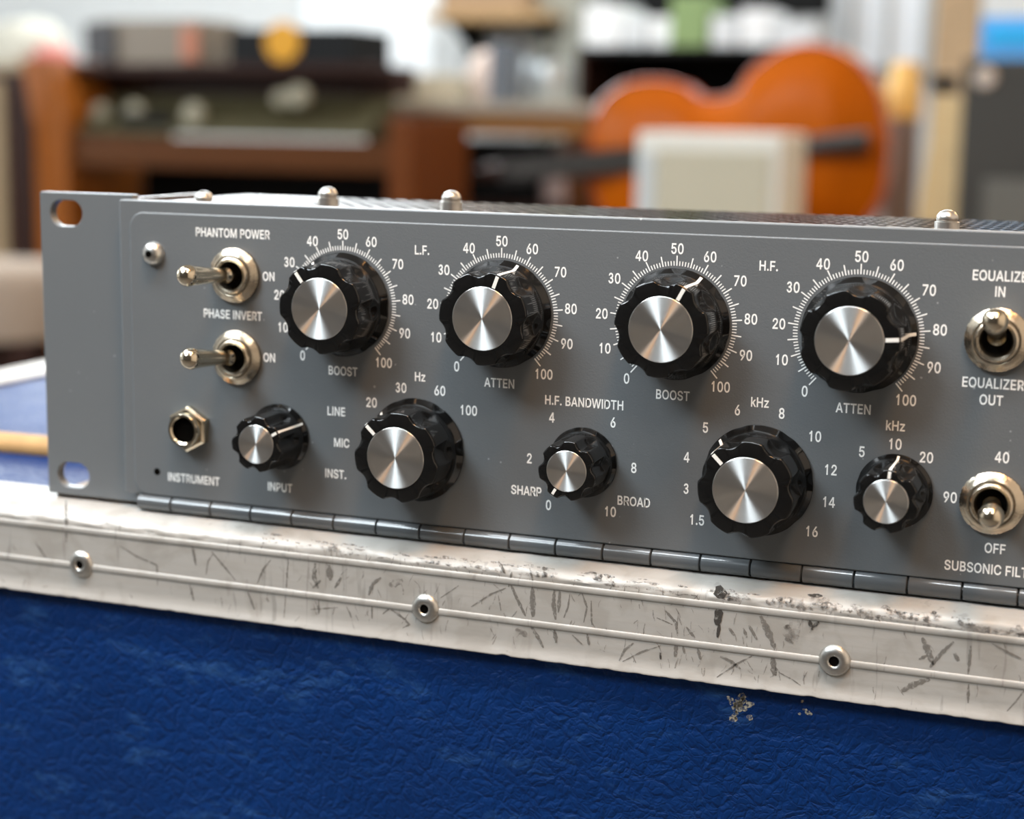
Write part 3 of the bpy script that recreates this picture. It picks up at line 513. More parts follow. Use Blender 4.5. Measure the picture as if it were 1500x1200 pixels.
# letter outlines of the plain grotesque face, 1000 units to the em, capitals 509 high: character, advance, then closed loops
GLYPHS = {}
def clean(lp):
    out = []
    for p in lp:
        if not out or math.dist(p, out[-1]) > 4: out.append(p)
    while len(out) > 3 and math.dist(out[0], out[-1]) <= 4: out.pop()
    return out
for ln_ in """0453|227,-7 205,-6 184,-2 165,4 147,13 130,24 115,38 101,53 89,71 78,91 69,113 61,138 55,164 51,192 49,222 48,254 49,286 51,316 55,344 61,370 69,395 78,417 89,437 101,455 115,471 130,484 147,496 165,504 184,511 205,514 227,516 249,514 269,511 288,504 306,496 323,484 338,471 352,455 364,437 375,417 384,395 392,370 398,344 402,316 404,286 405,254 404,222 402,192 398,164 392,138 384,113 375,91 364,71 352,53 339,38 323,24 307,13 289,4 269,-2 249,-6|227,50 241,50 255,53 267,58 279,65 290,74 300,84 309,97 317,111 324,126 330,144 335,163 339,183 342,205 343,229 344,254 343,279 342,303 339,325 335,346 330,365 324,382 317,398 309,412 300,425 290,435 279,444 267,451 255,456 241,459 227,460 212,459 198,456 186,451 174,444 163,435 153,425 144,412 136,398 129,382 123,365 118,346 114,325 111,303 110,279 109,254 110,229 111,205 114,183 118,163 123,144 129,126 136,111 144,97 153,84 163,74 174,65 186,58 198,53 212,50
1453|276,509 276,0 212,0 212,400 120,352 120,412 165,436 198,466 216,509
2453|64,0 64,47 234,229 282,282 289,292 296,301 302,309 306,318 311,327 314,335 317,344 319,353 320,362 320,371 320,382 318,392 316,402 312,410 308,419 302,426 296,433 289,439 282,444 273,449 264,453 255,456 245,458 234,459 224,460 212,459 201,458 191,455 181,452 172,447 164,442 156,436 150,429 144,422 139,413 135,404 131,395 129,384 127,373 127,362 66,362 66,380 69,397 73,413 79,428 86,442 95,456 105,468 117,478 129,488 143,496 158,503 174,509 190,512 207,515 225,516 243,515 260,513 276,509 291,503 306,497 319,488 332,479 343,469 352,458 361,445 368,432 374,418 378,403 380,388 381,372 381,361 379,350 377,339 375,328 371,318 366,307 361,296 354,284 345,271 336,259 267,180 153,60 153,57 389,57 389,0
3453|77,404 88,439 108,470 137,494 171,511 210,518 248,515 285,503 316,481 340,453 355,420 360,384 354,348 338,315 313,288 315,258 343,232 362,201 374,167 376,131 368,95 352,63 328,35 297,13 262,-1 224,-7 185,-4 149,8 116,28 90,54 72,86 62,120 125,122 136,94 155,72 181,56 211,49 241,52 269,63 292,83 307,109 313,138 309,167 296,193 275,215 248,228 218,233 178,233 178,292 218,292 248,313 274,328 292,351 300,379 296,407 282,432 258,450 229,459 199,458 171,446 150,426 138,400
4453|262,0 262,116 30,116 30,172 250,509 322,509 322,172 398,172 398,116 322,116 322,0|92,172 262,172 262,432
5453|221,-7 203,-6 186,-4 170,0 155,5 140,11 126,19 114,28 102,37 92,48 83,60 75,73 69,86 64,100 61,115 60,130 122,130 124,121 126,113 129,104 133,96 138,89 144,82 150,76 157,70 165,65 173,60 182,57 191,54 201,52 211,50 221,50 233,50 245,52 256,55 266,59 276,64 285,71 294,78 301,86 308,95 314,104 319,115 323,126 326,137 327,149 328,162 327,175 325,187 323,199 319,210 314,221 307,231 301,240 293,248 284,256 275,262 264,267 254,272 242,275 230,276 218,277 208,277 197,276 187,274 177,271 167,268 158,265 149,261 141,256 134,251 128,246 67,253 96,509 366,509 366,452 151,452 134,301 136,301 143,307 151,312 159,317 168,321 178,325 187,328 198,330 208,332 219,333 229,334 243,333 256,332 269,329 282,325 294,321 305,315 316,309 326,302 336,294 345,285 353,276 361,266 368,255 374,243 379,231 383,218 387,205 389,192 390,178 391,163 390,144 387,126 383,108 377,91 369,76 359,61 349,48 337,35 323,25 309,15 293,7 276,1 259,-3 240,-6
6453|226,-7 208,-6 190,-3 173,1 157,7 142,15 128,24 115,35 104,47 94,60 84,74 77,90 71,107 67,124 64,143 64,162 64,177 66,192 69,207 74,223 80,239 87,256 97,275 108,295 122,317 137,340 252,509 322,509 151,261 145,261 148,267 152,272 156,278 160,283 165,288 170,292 176,297 182,300 189,304 196,307 203,310 210,312 218,313 226,314 235,314 253,313 270,311 286,307 302,302 316,295 329,286 341,277 352,266 361,253 370,240 377,225 382,210 386,193 388,176 389,157 388,138 385,121 381,104 375,88 368,73 359,58 348,45 337,34 324,23 310,14 295,7 279,1 262,-3 245,-6|226,48 238,49 249,51 259,54 269,58 279,63 287,69 295,76 302,83 309,92 314,101 319,111 323,122 325,133 327,145 327,157 327,170 325,181 323,193 319,203 314,213 309,223 302,231 295,239 287,246 279,251 269,256 259,260 249,263 238,265 226,265 215,265 204,263 193,260 183,257 174,252 165,246 157,239 150,231 144,223 138,214 133,204 130,193 127,182 125,171 125,158 125,146 127,134 130,123 133,112 138,102 144,92 150,83 157,76 165,69 174,63 183,58 193,54 204,51 215,49
7453|97,0 323,448 323,452 62,452 62,509 391,509 391,449 165,0
8453|226,-7 206,-6 187,-4 169,0 152,5 136,11 121,19 107,28 95,38 84,50 74,62 66,75 60,89 55,104 53,119 52,135 52,148 54,160 57,172 60,184 65,195 71,206 77,216 84,225 92,233 101,241 110,248 120,254 131,258 141,262 153,265 153,267 138,272 125,278 113,286 102,296 93,308 85,321 78,335 74,349 71,364 70,380 71,396 74,410 78,424 83,437 90,450 99,462 109,472 120,482 132,490 146,498 160,504 176,509 192,513 209,515 226,516 244,515 261,513 277,509 292,504 306,498 319,490 332,482 343,472 353,462 361,450 369,437 374,424 378,410 381,396 382,380 381,364 378,349 374,335 367,321 359,308 350,296 339,286 327,278 314,272 300,267 300,265 311,262 322,258 332,254 342,248 351,241 360,233 368,225 375,216 382,206 387,195 392,184 396,172 399,160 400,148 401,135 400,119 397,104 393,89 387,75 378,62 369,50 358,38 346,28 332,19 317,11 301,5 284,0 265,-4 246,-6|226,49 240,50 252,51 264,53 275,56 285,60 294,65 303,71 310,77 317,84 323,91 328,100 332,109 334,118 336,128 337,139 336,150 334,160 331,170 327,180 322,189 316,197 309,204 301,211 292,217 283,223 273,227 262,231 250,233 239,235 226,235 214,235 202,233 190,231 179,227 169,223 160,217 151,211 143,204 136,197 130,189 125,180 121,170 118,160 116,150 115,139 116,128 118,118 120,109 124,100 129,91 135,84 142,77 149,71 158,65 167,60 178,56 189,53 201,51 213,50|226,290 237,290 247,291 257,293 266,296 274,300 282,305 289,310 296,316 302,323 307,330 311,339 315,347 317,356 319,366 319,376 319,386 317,395 315,404 312,412 308,420 303,427 297,434 290,440 283,445 275,449 266,453 257,456 247,458 237,459 226,460 215,459 205,458 195,456 186,453 177,449 169,445 162,440 155,434 150,427 145,420 140,412 137,404 135,395 133,386 133,376 133,366 135,356 137,347 140,339 145,330 150,323 156,316 162,310 170,305 178,300 186,296 196,293 205,291 216,290
9453|226,516 245,515 262,512 279,508 295,502 310,494 324,485 337,474 349,462 359,449 368,434 375,419 381,402 386,384 388,366 389,347 388,332 386,317 383,302 378,286 373,270 365,253 356,234 344,214 331,192 315,168 200,0 130,0 301,248 307,248 304,242 301,236 297,231 292,226 287,221 282,216 276,212 270,208 264,205 257,202 250,199 242,197 234,196 226,195 218,195 200,195 183,198 167,202 151,207 137,214 124,222 112,232 101,243 91,255 83,269 76,283 71,299 67,316 64,333 64,352 64,370 67,388 71,405 77,421 85,436 94,450 104,463 116,475 128,485 143,494 158,502 174,508 190,512 208,515|226,460 215,460 204,458 193,455 184,451 174,446 165,440 157,433 150,425 144,417 138,407 134,397 130,387 127,375 126,364 125,352 126,339 127,327 130,316 134,306 138,295 144,286 150,278 157,270 165,263 174,257 184,252 193,248 204,246 215,244 226,243 238,244 249,246 259,248 269,252 279,257 287,263 295,270 302,277 309,286 314,295 319,305 323,315 325,327 327,338 327,350 327,363 325,375 323,386 319,397 314,407 309,417 303,425 295,433 287,440 279,446 269,451 259,455 249,458 238,460
A480|16,0 201,509 276,509 463,0 395,0 349,130 131,130 85,0|151,188 239,437 328,188
B456|60,0 255,0 284,3 312,10 338,22 362,38 381,58 396,81 405,106 410,132 409,159 402,185 390,209 373,231 352,249 328,264 340,297 357,316 370,338 377,361 380,385 377,409 370,432 357,454 340,473 320,488 297,500 271,507 245,509 60,509|122,58 250,58 274,61 297,70 316,83 331,101 341,122 344,144 341,166 331,187 316,205 297,218 274,227 250,230 122,230|122,288 240,288 261,291 280,299 297,312 309,329 317,349 320,370 317,391 309,411 297,428 280,441 261,449 240,452 122,452
C510|267,-7 242,-6 217,-2 194,5 171,13 150,25 131,39 113,55 97,73 82,93 70,115 59,140 51,166 45,193 41,223 40,254 41,285 45,315 51,343 59,369 70,393 82,415 97,436 113,454 131,470 150,484 171,495 194,504 217,510 242,514 267,516 283,515 298,514 312,511 326,508 340,504 354,499 367,494 379,487 391,479 402,471 413,462 423,452 432,442 440,430 448,418 455,406 461,392 466,378 470,364 473,348 408,348 406,359 403,368 399,378 394,386 389,395 384,402 378,409 372,416 365,423 357,428 350,434 341,438 333,442 324,446 315,449 306,451 297,453 287,455 277,456 267,456 249,455 231,452 215,447 199,441 184,432 169,422 156,410 145,396 134,381 125,364 117,345 111,325 107,303 104,279 103,254 104,229 107,206 111,184 117,163 125,145 134,127 145,112 157,98 170,87 184,76 199,68 215,61 232,57 249,54 267,53 277,53 287,54 297,55 306,57 315,60 324,63 333,67 341,71 350,75 357,81 365,86 372,93 378,99 384,107 389,114 394,123 399,131 403,141 406,150 408,160 473,160 470,145 466,131 461,117 455,103 448,91 440,79 432,67 423,57 413,47 402,38 391,30 379,22 367,15 354,10 341,5 327,0 312,-3 298,-5 283,-6
D502|219,0 96,0 96,57 215,57 239,58 261,61 282,66 301,72 318,81 333,91 347,103 360,117 370,132 379,149 386,168 392,187 396,209 398,231 399,255 398,279 396,302 392,323 386,342 379,361 370,377 360,392 348,406 335,418 320,428 303,437 285,443 265,448 244,451 221,452 93,452 93,509 225,509 254,507 281,504 307,498 331,489 353,478 373,465 391,450 407,432 421,413 433,391 444,367 451,342 457,315 460,286 462,255 460,224 457,195 451,168 443,142 433,119 421,97 406,77 390,60 371,44 351,31 328,20 303,11 277,5 249,1|125,509 125,0 60,0 60,509
E419|60,0 60,509 372,509 372,452 125,452 125,286 355,286 355,229 125,229 125,57 375,57 375,0
F410|60,0 60,509 369,509 369,452 125,452 125,278 346,278 346,221 125,221 125,0
H517|60,0 60,509 125,509 125,289 392,289 392,509 457,509 457,0 392,0 392,232 125,232 125,0
I180|60,0 60,509 120,509 120,0
L393|60,0 60,509 125,509 125,57 361,57 361,0
M628|60,0 60,509 150,509 314,110 478,509 568,509 568,0 505,0 505,400 340,0 288,0 123,400 123,0
N523|60,0 60,509 130,509 397,105 397,509 463,509 463,0 393,0 126,404 126,0
O533|267,-7 241,-6 217,-2 194,5 171,13 150,25 131,39 113,55 97,73 82,93 70,115 59,140 51,166 45,193 41,223 40,254 41,285 45,315 51,343 59,369 70,393 82,415 97,436 113,454 131,470 150,484 171,495 194,504 217,510 241,514 267,516 293,514 317,510 340,504 363,495 384,484 403,470 421,454 437,436 451,415 464,393 474,369 482,343 488,315 492,285 493,254 492,223 488,193 482,166 474,140 464,115 451,93 437,73 421,55 403,39 384,25 363,13 340,5 317,-2 293,-6|267,53 285,54 302,57 318,61 334,68 349,76 364,86 377,98 388,112 399,127 408,144 416,163 422,183 427,205 429,229 430,254 429,279 427,303 422,325 416,346 408,365 399,382 388,397 377,411 364,423 349,433 334,441 318,447 302,452 285,455 267,456 249,455 232,452 215,447 199,441 184,433 170,422 157,411 145,397 135,381 125,364 117,345 111,325 107,303 104,279 103,254 104,229 107,205 111,183 117,163 125,144 135,127 145,112 157,98 170,86 184,76 199,68 215,61 232,57 249,54
P445|60,0 60,509 235,509 258,508 279,505 298,501 316,495 332,487 347,478 360,468 371,456 381,444 390,430 397,415 402,399 406,383 408,365 409,348 408,330 406,313 402,296 397,280 390,265 381,251 371,239 360,227 347,216 332,207 316,199 298,193 279,189 258,187 235,186 109,186 109,242 233,242 248,243 262,245 275,247 287,251 297,256 306,262 315,269 322,276 328,284 333,294 337,303 340,314 343,325 344,336 344,348 344,359 343,371 340,382 337,392 333,402 328,411 322,419 315,426 306,433 297,439 286,443 275,447 262,450 248,451 232,452 125,452 125,0
Q533|245,159 313,159 369,85 384,65 468,-48 401,-48 346,27 331,46|267,-7 241,-6 217,-2 194,5 171,13 150,25 131,39 113,55 97,73 82,93 70,115 59,140 51,166 45,193 41,223 40,254 41,285 45,315 51,343 59,369 70,393 82,415 97,436 113,454 131,470 150,484 171,495 194,504 217,510 241,514 267,516 293,514 317,510 340,504 363,495 384,484 403,470 421,454 437,436 451,415 464,393 474,369 482,343 488,315 492,285 493,254 492,223 488,193 482,166 474,140 464,115 451,93 437,73 421,55 403,39 384,25 363,13 340,5 317,-2 293,-6|267,53 285,54 302,57 318,61 334,68 349,76 364,86 377,98 388,112 399,127 408,144 416,163 422,183 427,205 429,229 430,254 429,279 427,303 422,325 416,346 408,365 399,382 388,397 377,411 364,423 349,433 334,441 318,447 302,452 285,455 267,456 249,455 232,452 215,447 199,441 184,433 170,422 157,411 145,397 135,381 125,364 117,345 111,325 107,303 104,279 103,254 104,229 107,205 111,183 117,163 125,144 135,127 145,112 157,98 170,86 184,76 199,68 215,61 232,57 249,54
R449|60,0 60,509 236,509 259,508 280,505 299,501 317,496 333,489 348,480 361,470 372,459 382,447 390,433 397,419 403,403 406,387 409,370 409,352 409,334 406,317 403,301 397,286 390,271 382,258 372,246 361,235 348,226 333,217 317,210 299,205 279,201 258,198 236,198 96,198 96,255 234,255 249,256 263,257 276,259 287,263 298,267 307,272 315,278 322,285 329,292 334,300 338,309 341,319 343,329 345,340 345,352 345,364 343,375 341,386 338,395 334,405 329,413 322,421 315,428 307,434 298,440 287,444 275,448 262,450 248,452 233,452 125,452 125,0|353,0 230,229 303,229 428,0
S447|224,-9 202,-8 182,-6 162,-2 144,3 128,9 112,17 98,26 85,36 74,48 64,60 56,74 49,88 44,103 40,120 38,137 104,137 106,125 109,115 112,105 117,96 123,88 130,80 138,74 147,68 156,63 166,59 177,55 188,53 200,51 212,50 224,49 237,50 250,51 263,53 275,56 286,60 296,65 306,71 315,77 323,84 329,92 335,100 340,109 343,119 345,129 346,139 345,149 343,157 341,165 337,172 332,179 326,185 320,190 313,195 305,200 296,205 245,222 184,239 160,247 138,256 118,266 101,277 86,289 74,303 64,318 57,335 53,353 52,372 53,389 56,405 60,420 67,434 75,448 85,460 96,471 109,481 122,490 138,498 154,504 171,509 189,513 208,515 227,516 247,515 266,513 283,509 300,504 316,498 331,490 344,481 357,471 367,461 377,449 385,436 392,422 396,408 399,393 401,378 337,378 335,393 330,406 323,418 313,428 302,437 289,445 275,451 259,455 243,458 225,459 212,458 200,457 188,455 178,452 167,448 158,443 149,438 141,432 135,425 129,418 124,411 120,402 117,394 116,385 115,376 116,366 118,356 121,348 125,340 131,334 138,327 145,322 152,317 161,312 169,308 212,293 264,279 312,264 321,259 331,255 341,249 350,244 359,238 367,231 375,224 382,215 389,207 395,198 399,187 403,177 406,165 408,152 408,139 407,122 405,107 400,92 394,77 386,64 377,51 366,39 353,28 339,19 323,11 306,4 288,-2 268,-6 246,-8
T449|32,452 32,509 417,509 417,452 257,452 257,0 193,0 193,452
U517|259,-8 235,-7 213,-4 192,0 172,7 154,15 137,25 121,37 108,50 95,64 85,80 76,97 69,114 64,133 61,153 60,173 60,509 124,509 124,178 125,164 127,150 130,137 135,125 141,113 148,102 156,92 165,83 176,75 187,68 200,62 213,57 227,54 243,52 259,52 275,52 290,54 305,57 318,62 331,68 342,75 352,83 362,92 370,102 377,113 382,125 387,137 390,150 392,164 393,178 393,509 457,509 457,173 456,153 453,133 448,114 441,97 433,80 422,64 410,50 396,37 380,25 363,15 345,7 325,0 304,-4 282,-7
V480|204,0 16,509 84,509 240,75 395,509 463,509 278,0
W686|155,0 16,509 82,509 192,92 306,509 380,509 492,92 603,509 670,509 530,0 455,0 343,418 230,0
Z438|42,0 42,46 318,452 52,452 52,509 397,509 397,462 118,57 399,57 399,0
k381|53,0 53,509 114,509 114,212 275,379 355,379 208,228 372,0 297,0 164,184 114,133 114,0
z380|42,0 42,46 254,320 254,323 48,323 48,379 333,379 333,331 126,60 126,56 339,56 339,0
.188|95,-4 88,-4 81,-2 75,0 69,4 63,9 58,14 54,20 52,27 50,34 50,41 50,48 52,55 54,62 58,68 63,73 69,78 75,82 81,85 88,86 95,87 103,86 110,85 116,82 122,78 128,73 132,68 136,62 139,55 140,48 141,41 140,34 139,27 136,20 132,14 128,9 122,4 116,0 110,-2 103,-4""".split('\n'):
    q_ = ln_[1:].split('|'); GLYPHS[ln_[0]] = (int(q_[0]), [clean([tuple(map(int, c_.split(','))) for c_ in lp_.split(' ')]) for lp_ in q_[1:]])
def embolden(lp, loops, off):
    ar = sum(a[0] * b[1] - b[0] * a[1] for a, b in zip(lp, lp[1:] + lp[:1]))
    def inside(p, q):
        r = False
        for a, b in zip(q, q[1:] + q[:1]):
            if (a[1] > p[1]) != (b[1] > p[1]) and p[0] < (b[0] - a[0]) * (p[1] - a[1]) / (b[1] - a[1]) + a[0]: r = not r
        return r
    hole = any(q is not lp and inside(lp[0], q) for q in loops); sg = (1 if ar > 0 else -1) * (-1 if hole else 1); out = []; n = len(lp)
    for i in range(n):
        a, p, b = Vector(lp[i - 1]), Vector(lp[i]), Vector(lp[(i + 1) % n])
        e, f = (p - a).normalized(), (b - p).normalized(); u = (Vector((e.y, -e.x)) + Vector((f.y, -f.x)))
        u = u.normalized() / max(0.6, math.sqrt(max(0.01, (1 + e.dot(f)) / 2))) if u.length > 1e-3 else Vector((e.y, -e.x))
        q = p + u * off * sg; out.append((q.x, q.y))
    return out
def text(s, X, Z, cap=2.28, xs=0.80, track=12):
    key = (s, cap, xs)
    if key not in TXT:
        k = cap / 509; wd = sum((GLYPHS[c][0] if c != ' ' else 190) + track for c in s) - track
        cu = bpy.data.curves.new('t', 'CURVE'); cu.dimensions = '2D'; cu.fill_mode = 'BOTH'
        px = -wd / 2
        for c in s:
            if c == ' ': px += 190 + track; continue
            for lp in GLYPHS[c][1]:
                sp = cu.splines.new('POLY'); sp.points.add(len(lp) - 1); sp.use_cyclic_u = True
                for i, (x, y) in enumerate(embolden(lp, GLYPHS[c][1], 17)): sp.points[i].co = ((x + px) * k * xs * MM, (y - 254.5) * k * MM, 0, 1)
            px += GLYPHS[c][0] + track
        tmp = bpy.data.objects.new('tmp', cu); C.objects.link(tmp); bpy.context.view_layer.update()
        me = bpy.data.meshes.new_from_object(tmp.evaluated_get(bpy.context.evaluated_depsgraph_get())); bpy.data.objects.remove(tmp)
        me.transform(Matrix(((1, 0, 0, 0), (0, 0, -1, 0), (0, 1, 0, 0), (0, 0, 0, 1)))); me.name = 'lettering'
        TXT[key] = me
    return link('lettering', TXT[key], INK, fp, (X, -0.05, Z))
for s, X, Z in [('PHANTOM POWER', 65.5, 34.8), ('PHASE INVERT', 65.3, 12.6), ('ON', 76.6, 23.6), ('ON', 76.6, 1.5), ('INSTRUMENT', 52.2, -34.5), ('INPUT', 79.6, -34.3), ('LINE', 96.9, -11.8),
                ('MIC', 98.5, -20.3), ('INST.', 96.7, -29.0), ('BOOST', 98.9, -0.7), ('L.F.', 121.8, 32.6), ('ATTEN', 144.0, -0.8), ('Hz', 121.5, -0.7), ('H.F. BANDWIDTH', 167.1, -4.2), ('BOOST', 190.3, -0.6),
                ('H.F.', 213.2, 32.6), ('kHz', 212.4, -0.8), ('ATTEN', 235.2, -0.6), ('kHz', 245.3, -4.0), ('EQUALIZER', 267.9, 32.7), ('IN', 267.4, 29.1), ('EQUALIZER', 267.0, 7.7), ('OUT', 266.9, 3.8),
                ('OFF', 269.9, -31.4), ('SUBSONIC FILTER', 269.7, -36.5), ('SHARP', 151.9, -28.5), ('BROAD', 181.0, -28.6)]: text(s, X, Z)
for s, X, Z in [('20', 107.4, -8.6), ('30', 116.0, -4.0), ('60', 127.2, -4.0), ('100', 135.4, -8.6), ('4', 158.6, -8.7), ('6', 175.0, -8.7), ('2', 152.6, -19.9), ('8', 180.8, -19.9), ('0', 158.1, -31.7), ('10', 174.8, -31.8),
                ('5', 199.0, -8.1), ('6', 206.9, -3.1), ('8', 217.9, -3.1), ('10', 226.2, -8.1), ('12', 230.4, -16.0), ('14', 230.3, -24.0), ('16', 226.5, -31.7), ('1.5', 197.6, -31.7), ('3', 194.6, -24.0), ('4', 194.5, -16.0),
                ('5', 237.7, -10.9), ('10', 245.4, -8.4), ('20', 252.9, -11.0), ('90', 258.9, -20.1), ('40', 270.2, -9.5)]: text(s, X, Z, 2.48, 0.76)
SW = 139.0
NUM = {0: (-12.1, -14.4), 10: (-18.1, -7.1), 20: (-19.1, 1.6), 30: (-16.0, 10.6), 40: (-9.0, 16.5), 50: (0.0, 18.65), 60: (8.3, 17.0), 70: (16.0, 11.5), 80: (19.0, 2.35), 90: (18.1, -6.6), 100: (12.0, -14.8)}
mb = MB()
for i in range(101):
    a = math.radians(-SW + 2 * SW * i / 100); lng = i % 5 == 0
    ra, rb, hw = 14.45, (16.95 if lng else 15.6), (0.165 if lng else 0.14)
    u = Vector((math.sin(a), 0, math.cos(a))); v = Vector((u.z, 0, -u.x))
    if i % 100 == 0: hw = .17
    mb.add([tuple(u * ra + v * hw), tuple(u * rb + v * hw), tuple(u * rb - v * hw), tuple(u * ra - v * hw)], [(0, 1, 2, 3)])
tk = None
for X in (98.9, 144.05, 190.35, 235.35):
    if tk is None: tk = build(mb, 'dial_ticks', INK, fp, loc=(X, -0.05, 17.15), world=False)
    else: c = tk.copy(); C.objects.link(c); c.location = tk.location + Vector(((X - 98.9) * MM, 0, 0))
    for n, (dx, dz) in NUM.items(): text(str(n), X + dx, 17.15 + dz, 2.48, 0.76)

# ------------------------------------------------------------------ things in the shop behind
def pbox(mbx, u0, u1, v0, v1, Y, dep):
    a = at(u0, (v0 + v1) / 2, Y); b = at(u1, (v0 + v1) / 2, Y); t = at((u0 + u1) / 2, v0, Y); q = at((u0 + u1) / 2, v1, Y)
    return mbx.box(a.x, b.x, Y, Y + dep, q.z, t.z)
def P(u, v, Y): q = at(u, v, Y); return (q.x, q.y, q.z)
w_orange = wood('orange_stained_wood', (0.24, 0.070, 0.009)); w_orange2 = wood('russet_wood', (0.125, 0.034, 0.006)); w_brown = wood('brown_stained_wood', (0.085, 0.028, 0.006)); w_dark = wood('dark_stained_wood', (0.032, 0.013, 0.009)); w_pine = wood('pale_pine', (0.52, 0.38, 0.20)); w_tan = wood('weathered_tan_wood', (0.30, 0.22, 0.13))
olive = mat('olive_panel', (0.055, 0.048, 0.024), 0.6, spec=0.15); pale = mat('cream_plastic', (0.27, 0.25, 0.18), 0.5); blackm = mat('matt_black', (0.006, 0.006, 0.006), 0.7, spec=0.12)
white_p = mat('white_paper', (0.80, 0.82, 0.83), 0.8); beige = mat('beige_enamel', (0.46, 0.43, 0.33), 0.5)

# wooden-framed console desk at the left
YC = 3200
def zat(v, Y, u=400): return at(u, v, Y).z
def xat(u, Y, v=180): return at(u, v, Y).x
cons = empty('console_desk', (xat(330, YC), YC + 300, FLOOR), 'orange-brown wooden console desk with an olive control face, behind the left end of the unit', 'desk')
xl, xr = xat(55, YC), xat(612, YC); xu = xat(530, YC)
ztop, zr0, zr1 = zat(100, YC), zat(250, YC), zat(205, YC)
side = MB().add([(xl - 30, YC - 20, ztop + 20), (xl + 55, YC - 20, ztop + 20), (xl + 110, YC - 40, zat(170, YC)), (xl + 120, YC - 40, FLOOR), (xl + 20, YC - 40, FLOOR), (xl + 20, YC - 40, zat(200, YC))] +
                [(xl - 30, YC + 300, ztop + 20), (xl + 55, YC + 300, ztop + 20), (xl + 110, YC + 300, zat(170, YC)), (xl + 120, YC + 300, FLOOR), (xl + 20, YC + 300, FLOOR), (xl + 20, YC + 300, zat(200, YC))],
                [(0, 1, 2, 3, 4, 5), (11, 10, 9, 8, 7, 6)] + [(i, (i + 1) % 6, (i + 1) % 6 + 6, i + 6) for i in range(6)])
build(side, 'side_panel', w_orange, cons)
build(MB().box(xr - 60, xr, YC - 30, YC + 300, FLOOR, zat(172, YC, 600)), 'side_panel', w_orange2, cons, bevel=4)
build(MB().box(xl + 100, xr - 60, YC - 20, YC + 4, zr0, zr1), 'front_rail', w_brown, cons, bevel=5)
zc0, zc1 = zat(200, YC), zat(138, YC)
build(MB().add([(xl + 100, YC, zc0), (xu, YC, zc0), (xu, YC + 180, zc1), (xl + 100, YC + 180, zc1), (xl + 100, YC + 200, zc0), (xu, YC + 200, zc0)], [(0, 1, 2, 3), (0, 4, 5, 1), (1, 5, 2), (0, 3, 4), (4, 3, 2, 5)]), 'control_face', olive, cons)
build(MB().box(xl + 50, xu, YC + 180, YC + 300, zc1 + 1, ztop - 10), 'upper_housing', w_dark, cons, bevel=4)
build(MB().box(xl + 60, xu, YC + 60, YC + 310, ztop - 10, ztop + 12), 'desk_top', w_dark, cons, bevel=4)
build(MB().box(xl + 120, xr - 60, YC + 285, YC + 300, FLOOR, zr0), 'back_board', blackm, cons)
for u, v, r in ((200, 165, 25), (286, 168, 28), (150, 165, 22), (440, 142, 27), (415, 145, 20), (205, 98, 22)):
    q = at(u, v, YC + 60 if v > 110 else YC + 180)
    build(MB().lathe([(0, 22), (r * .8, 22), (r, 16), (r * 1.05, 0), (0, 0)], 20), 'meter_dial', pale, cons, loc=(q.x, q.y, q.z), world=False, smooth=True)
build(pbox(MB(), 175, 250, 165, 205, YC + 30, 12), 'dark_insert', blackm, cons)
# things on the console
ft = ztop + 12
def onbox(name, u0, u1, v0, Y, dep, zb, m, label, cat, group=None, bev=4):
    a, b = xat(u0, Y, (v0)), xat(u1, Y, v0); o = build(MB().box(a, b, Y, Y + dep, zb, zat(v0, Y, (u0 + u1) / 2)), name, m, None, bevel=bev); return tag(o, label, cat, group)
tr = onbox('tape_machine', 140, 292, 28, 3290, 200, ft, mat('taupe_enamel', (0.20, 0.165, 0.125), 0.5), 'taupe tape machine with a terracotta end standing on the console desk', 'machine')
build(MB().box(xat(268, 3290, 50), xat(291, 3290, 50), 3278, 3290, ft + 8, zat(38, 3290)), 'end_cheek', mat('terracotta', (0.42, 0.15, 0.08), 0.5), tr, bevel=3)
build(MB().box(xat(128, 3290, 50), xat(170, 3290, 50), 3276, 3290, ft + 8, zat(32, 3290)), 'speaker_grille', mat('charcoal', (0.06, 0.06, 0.065), 0.7), tr, bevel=3)
bc = onbox('black_case', 335, 516, 42, 3270, 210, ft, mat('black_leatherette', (0.010, 0.011, 0.012), 0.7, spec=0.15), 'black equipment case with a round yellow sticker on top of the console desk', 'case')
q = at(413, 62, 3266)
build(MB().lathe([(0, 4), (46, 4), (48, 0)], 32), 'yellow_sticker', mat('yellow_vinyl', (0.62, 0.29, 0.0), 0.5), bc, loc=(q.x, 3270, q.z), world=False)
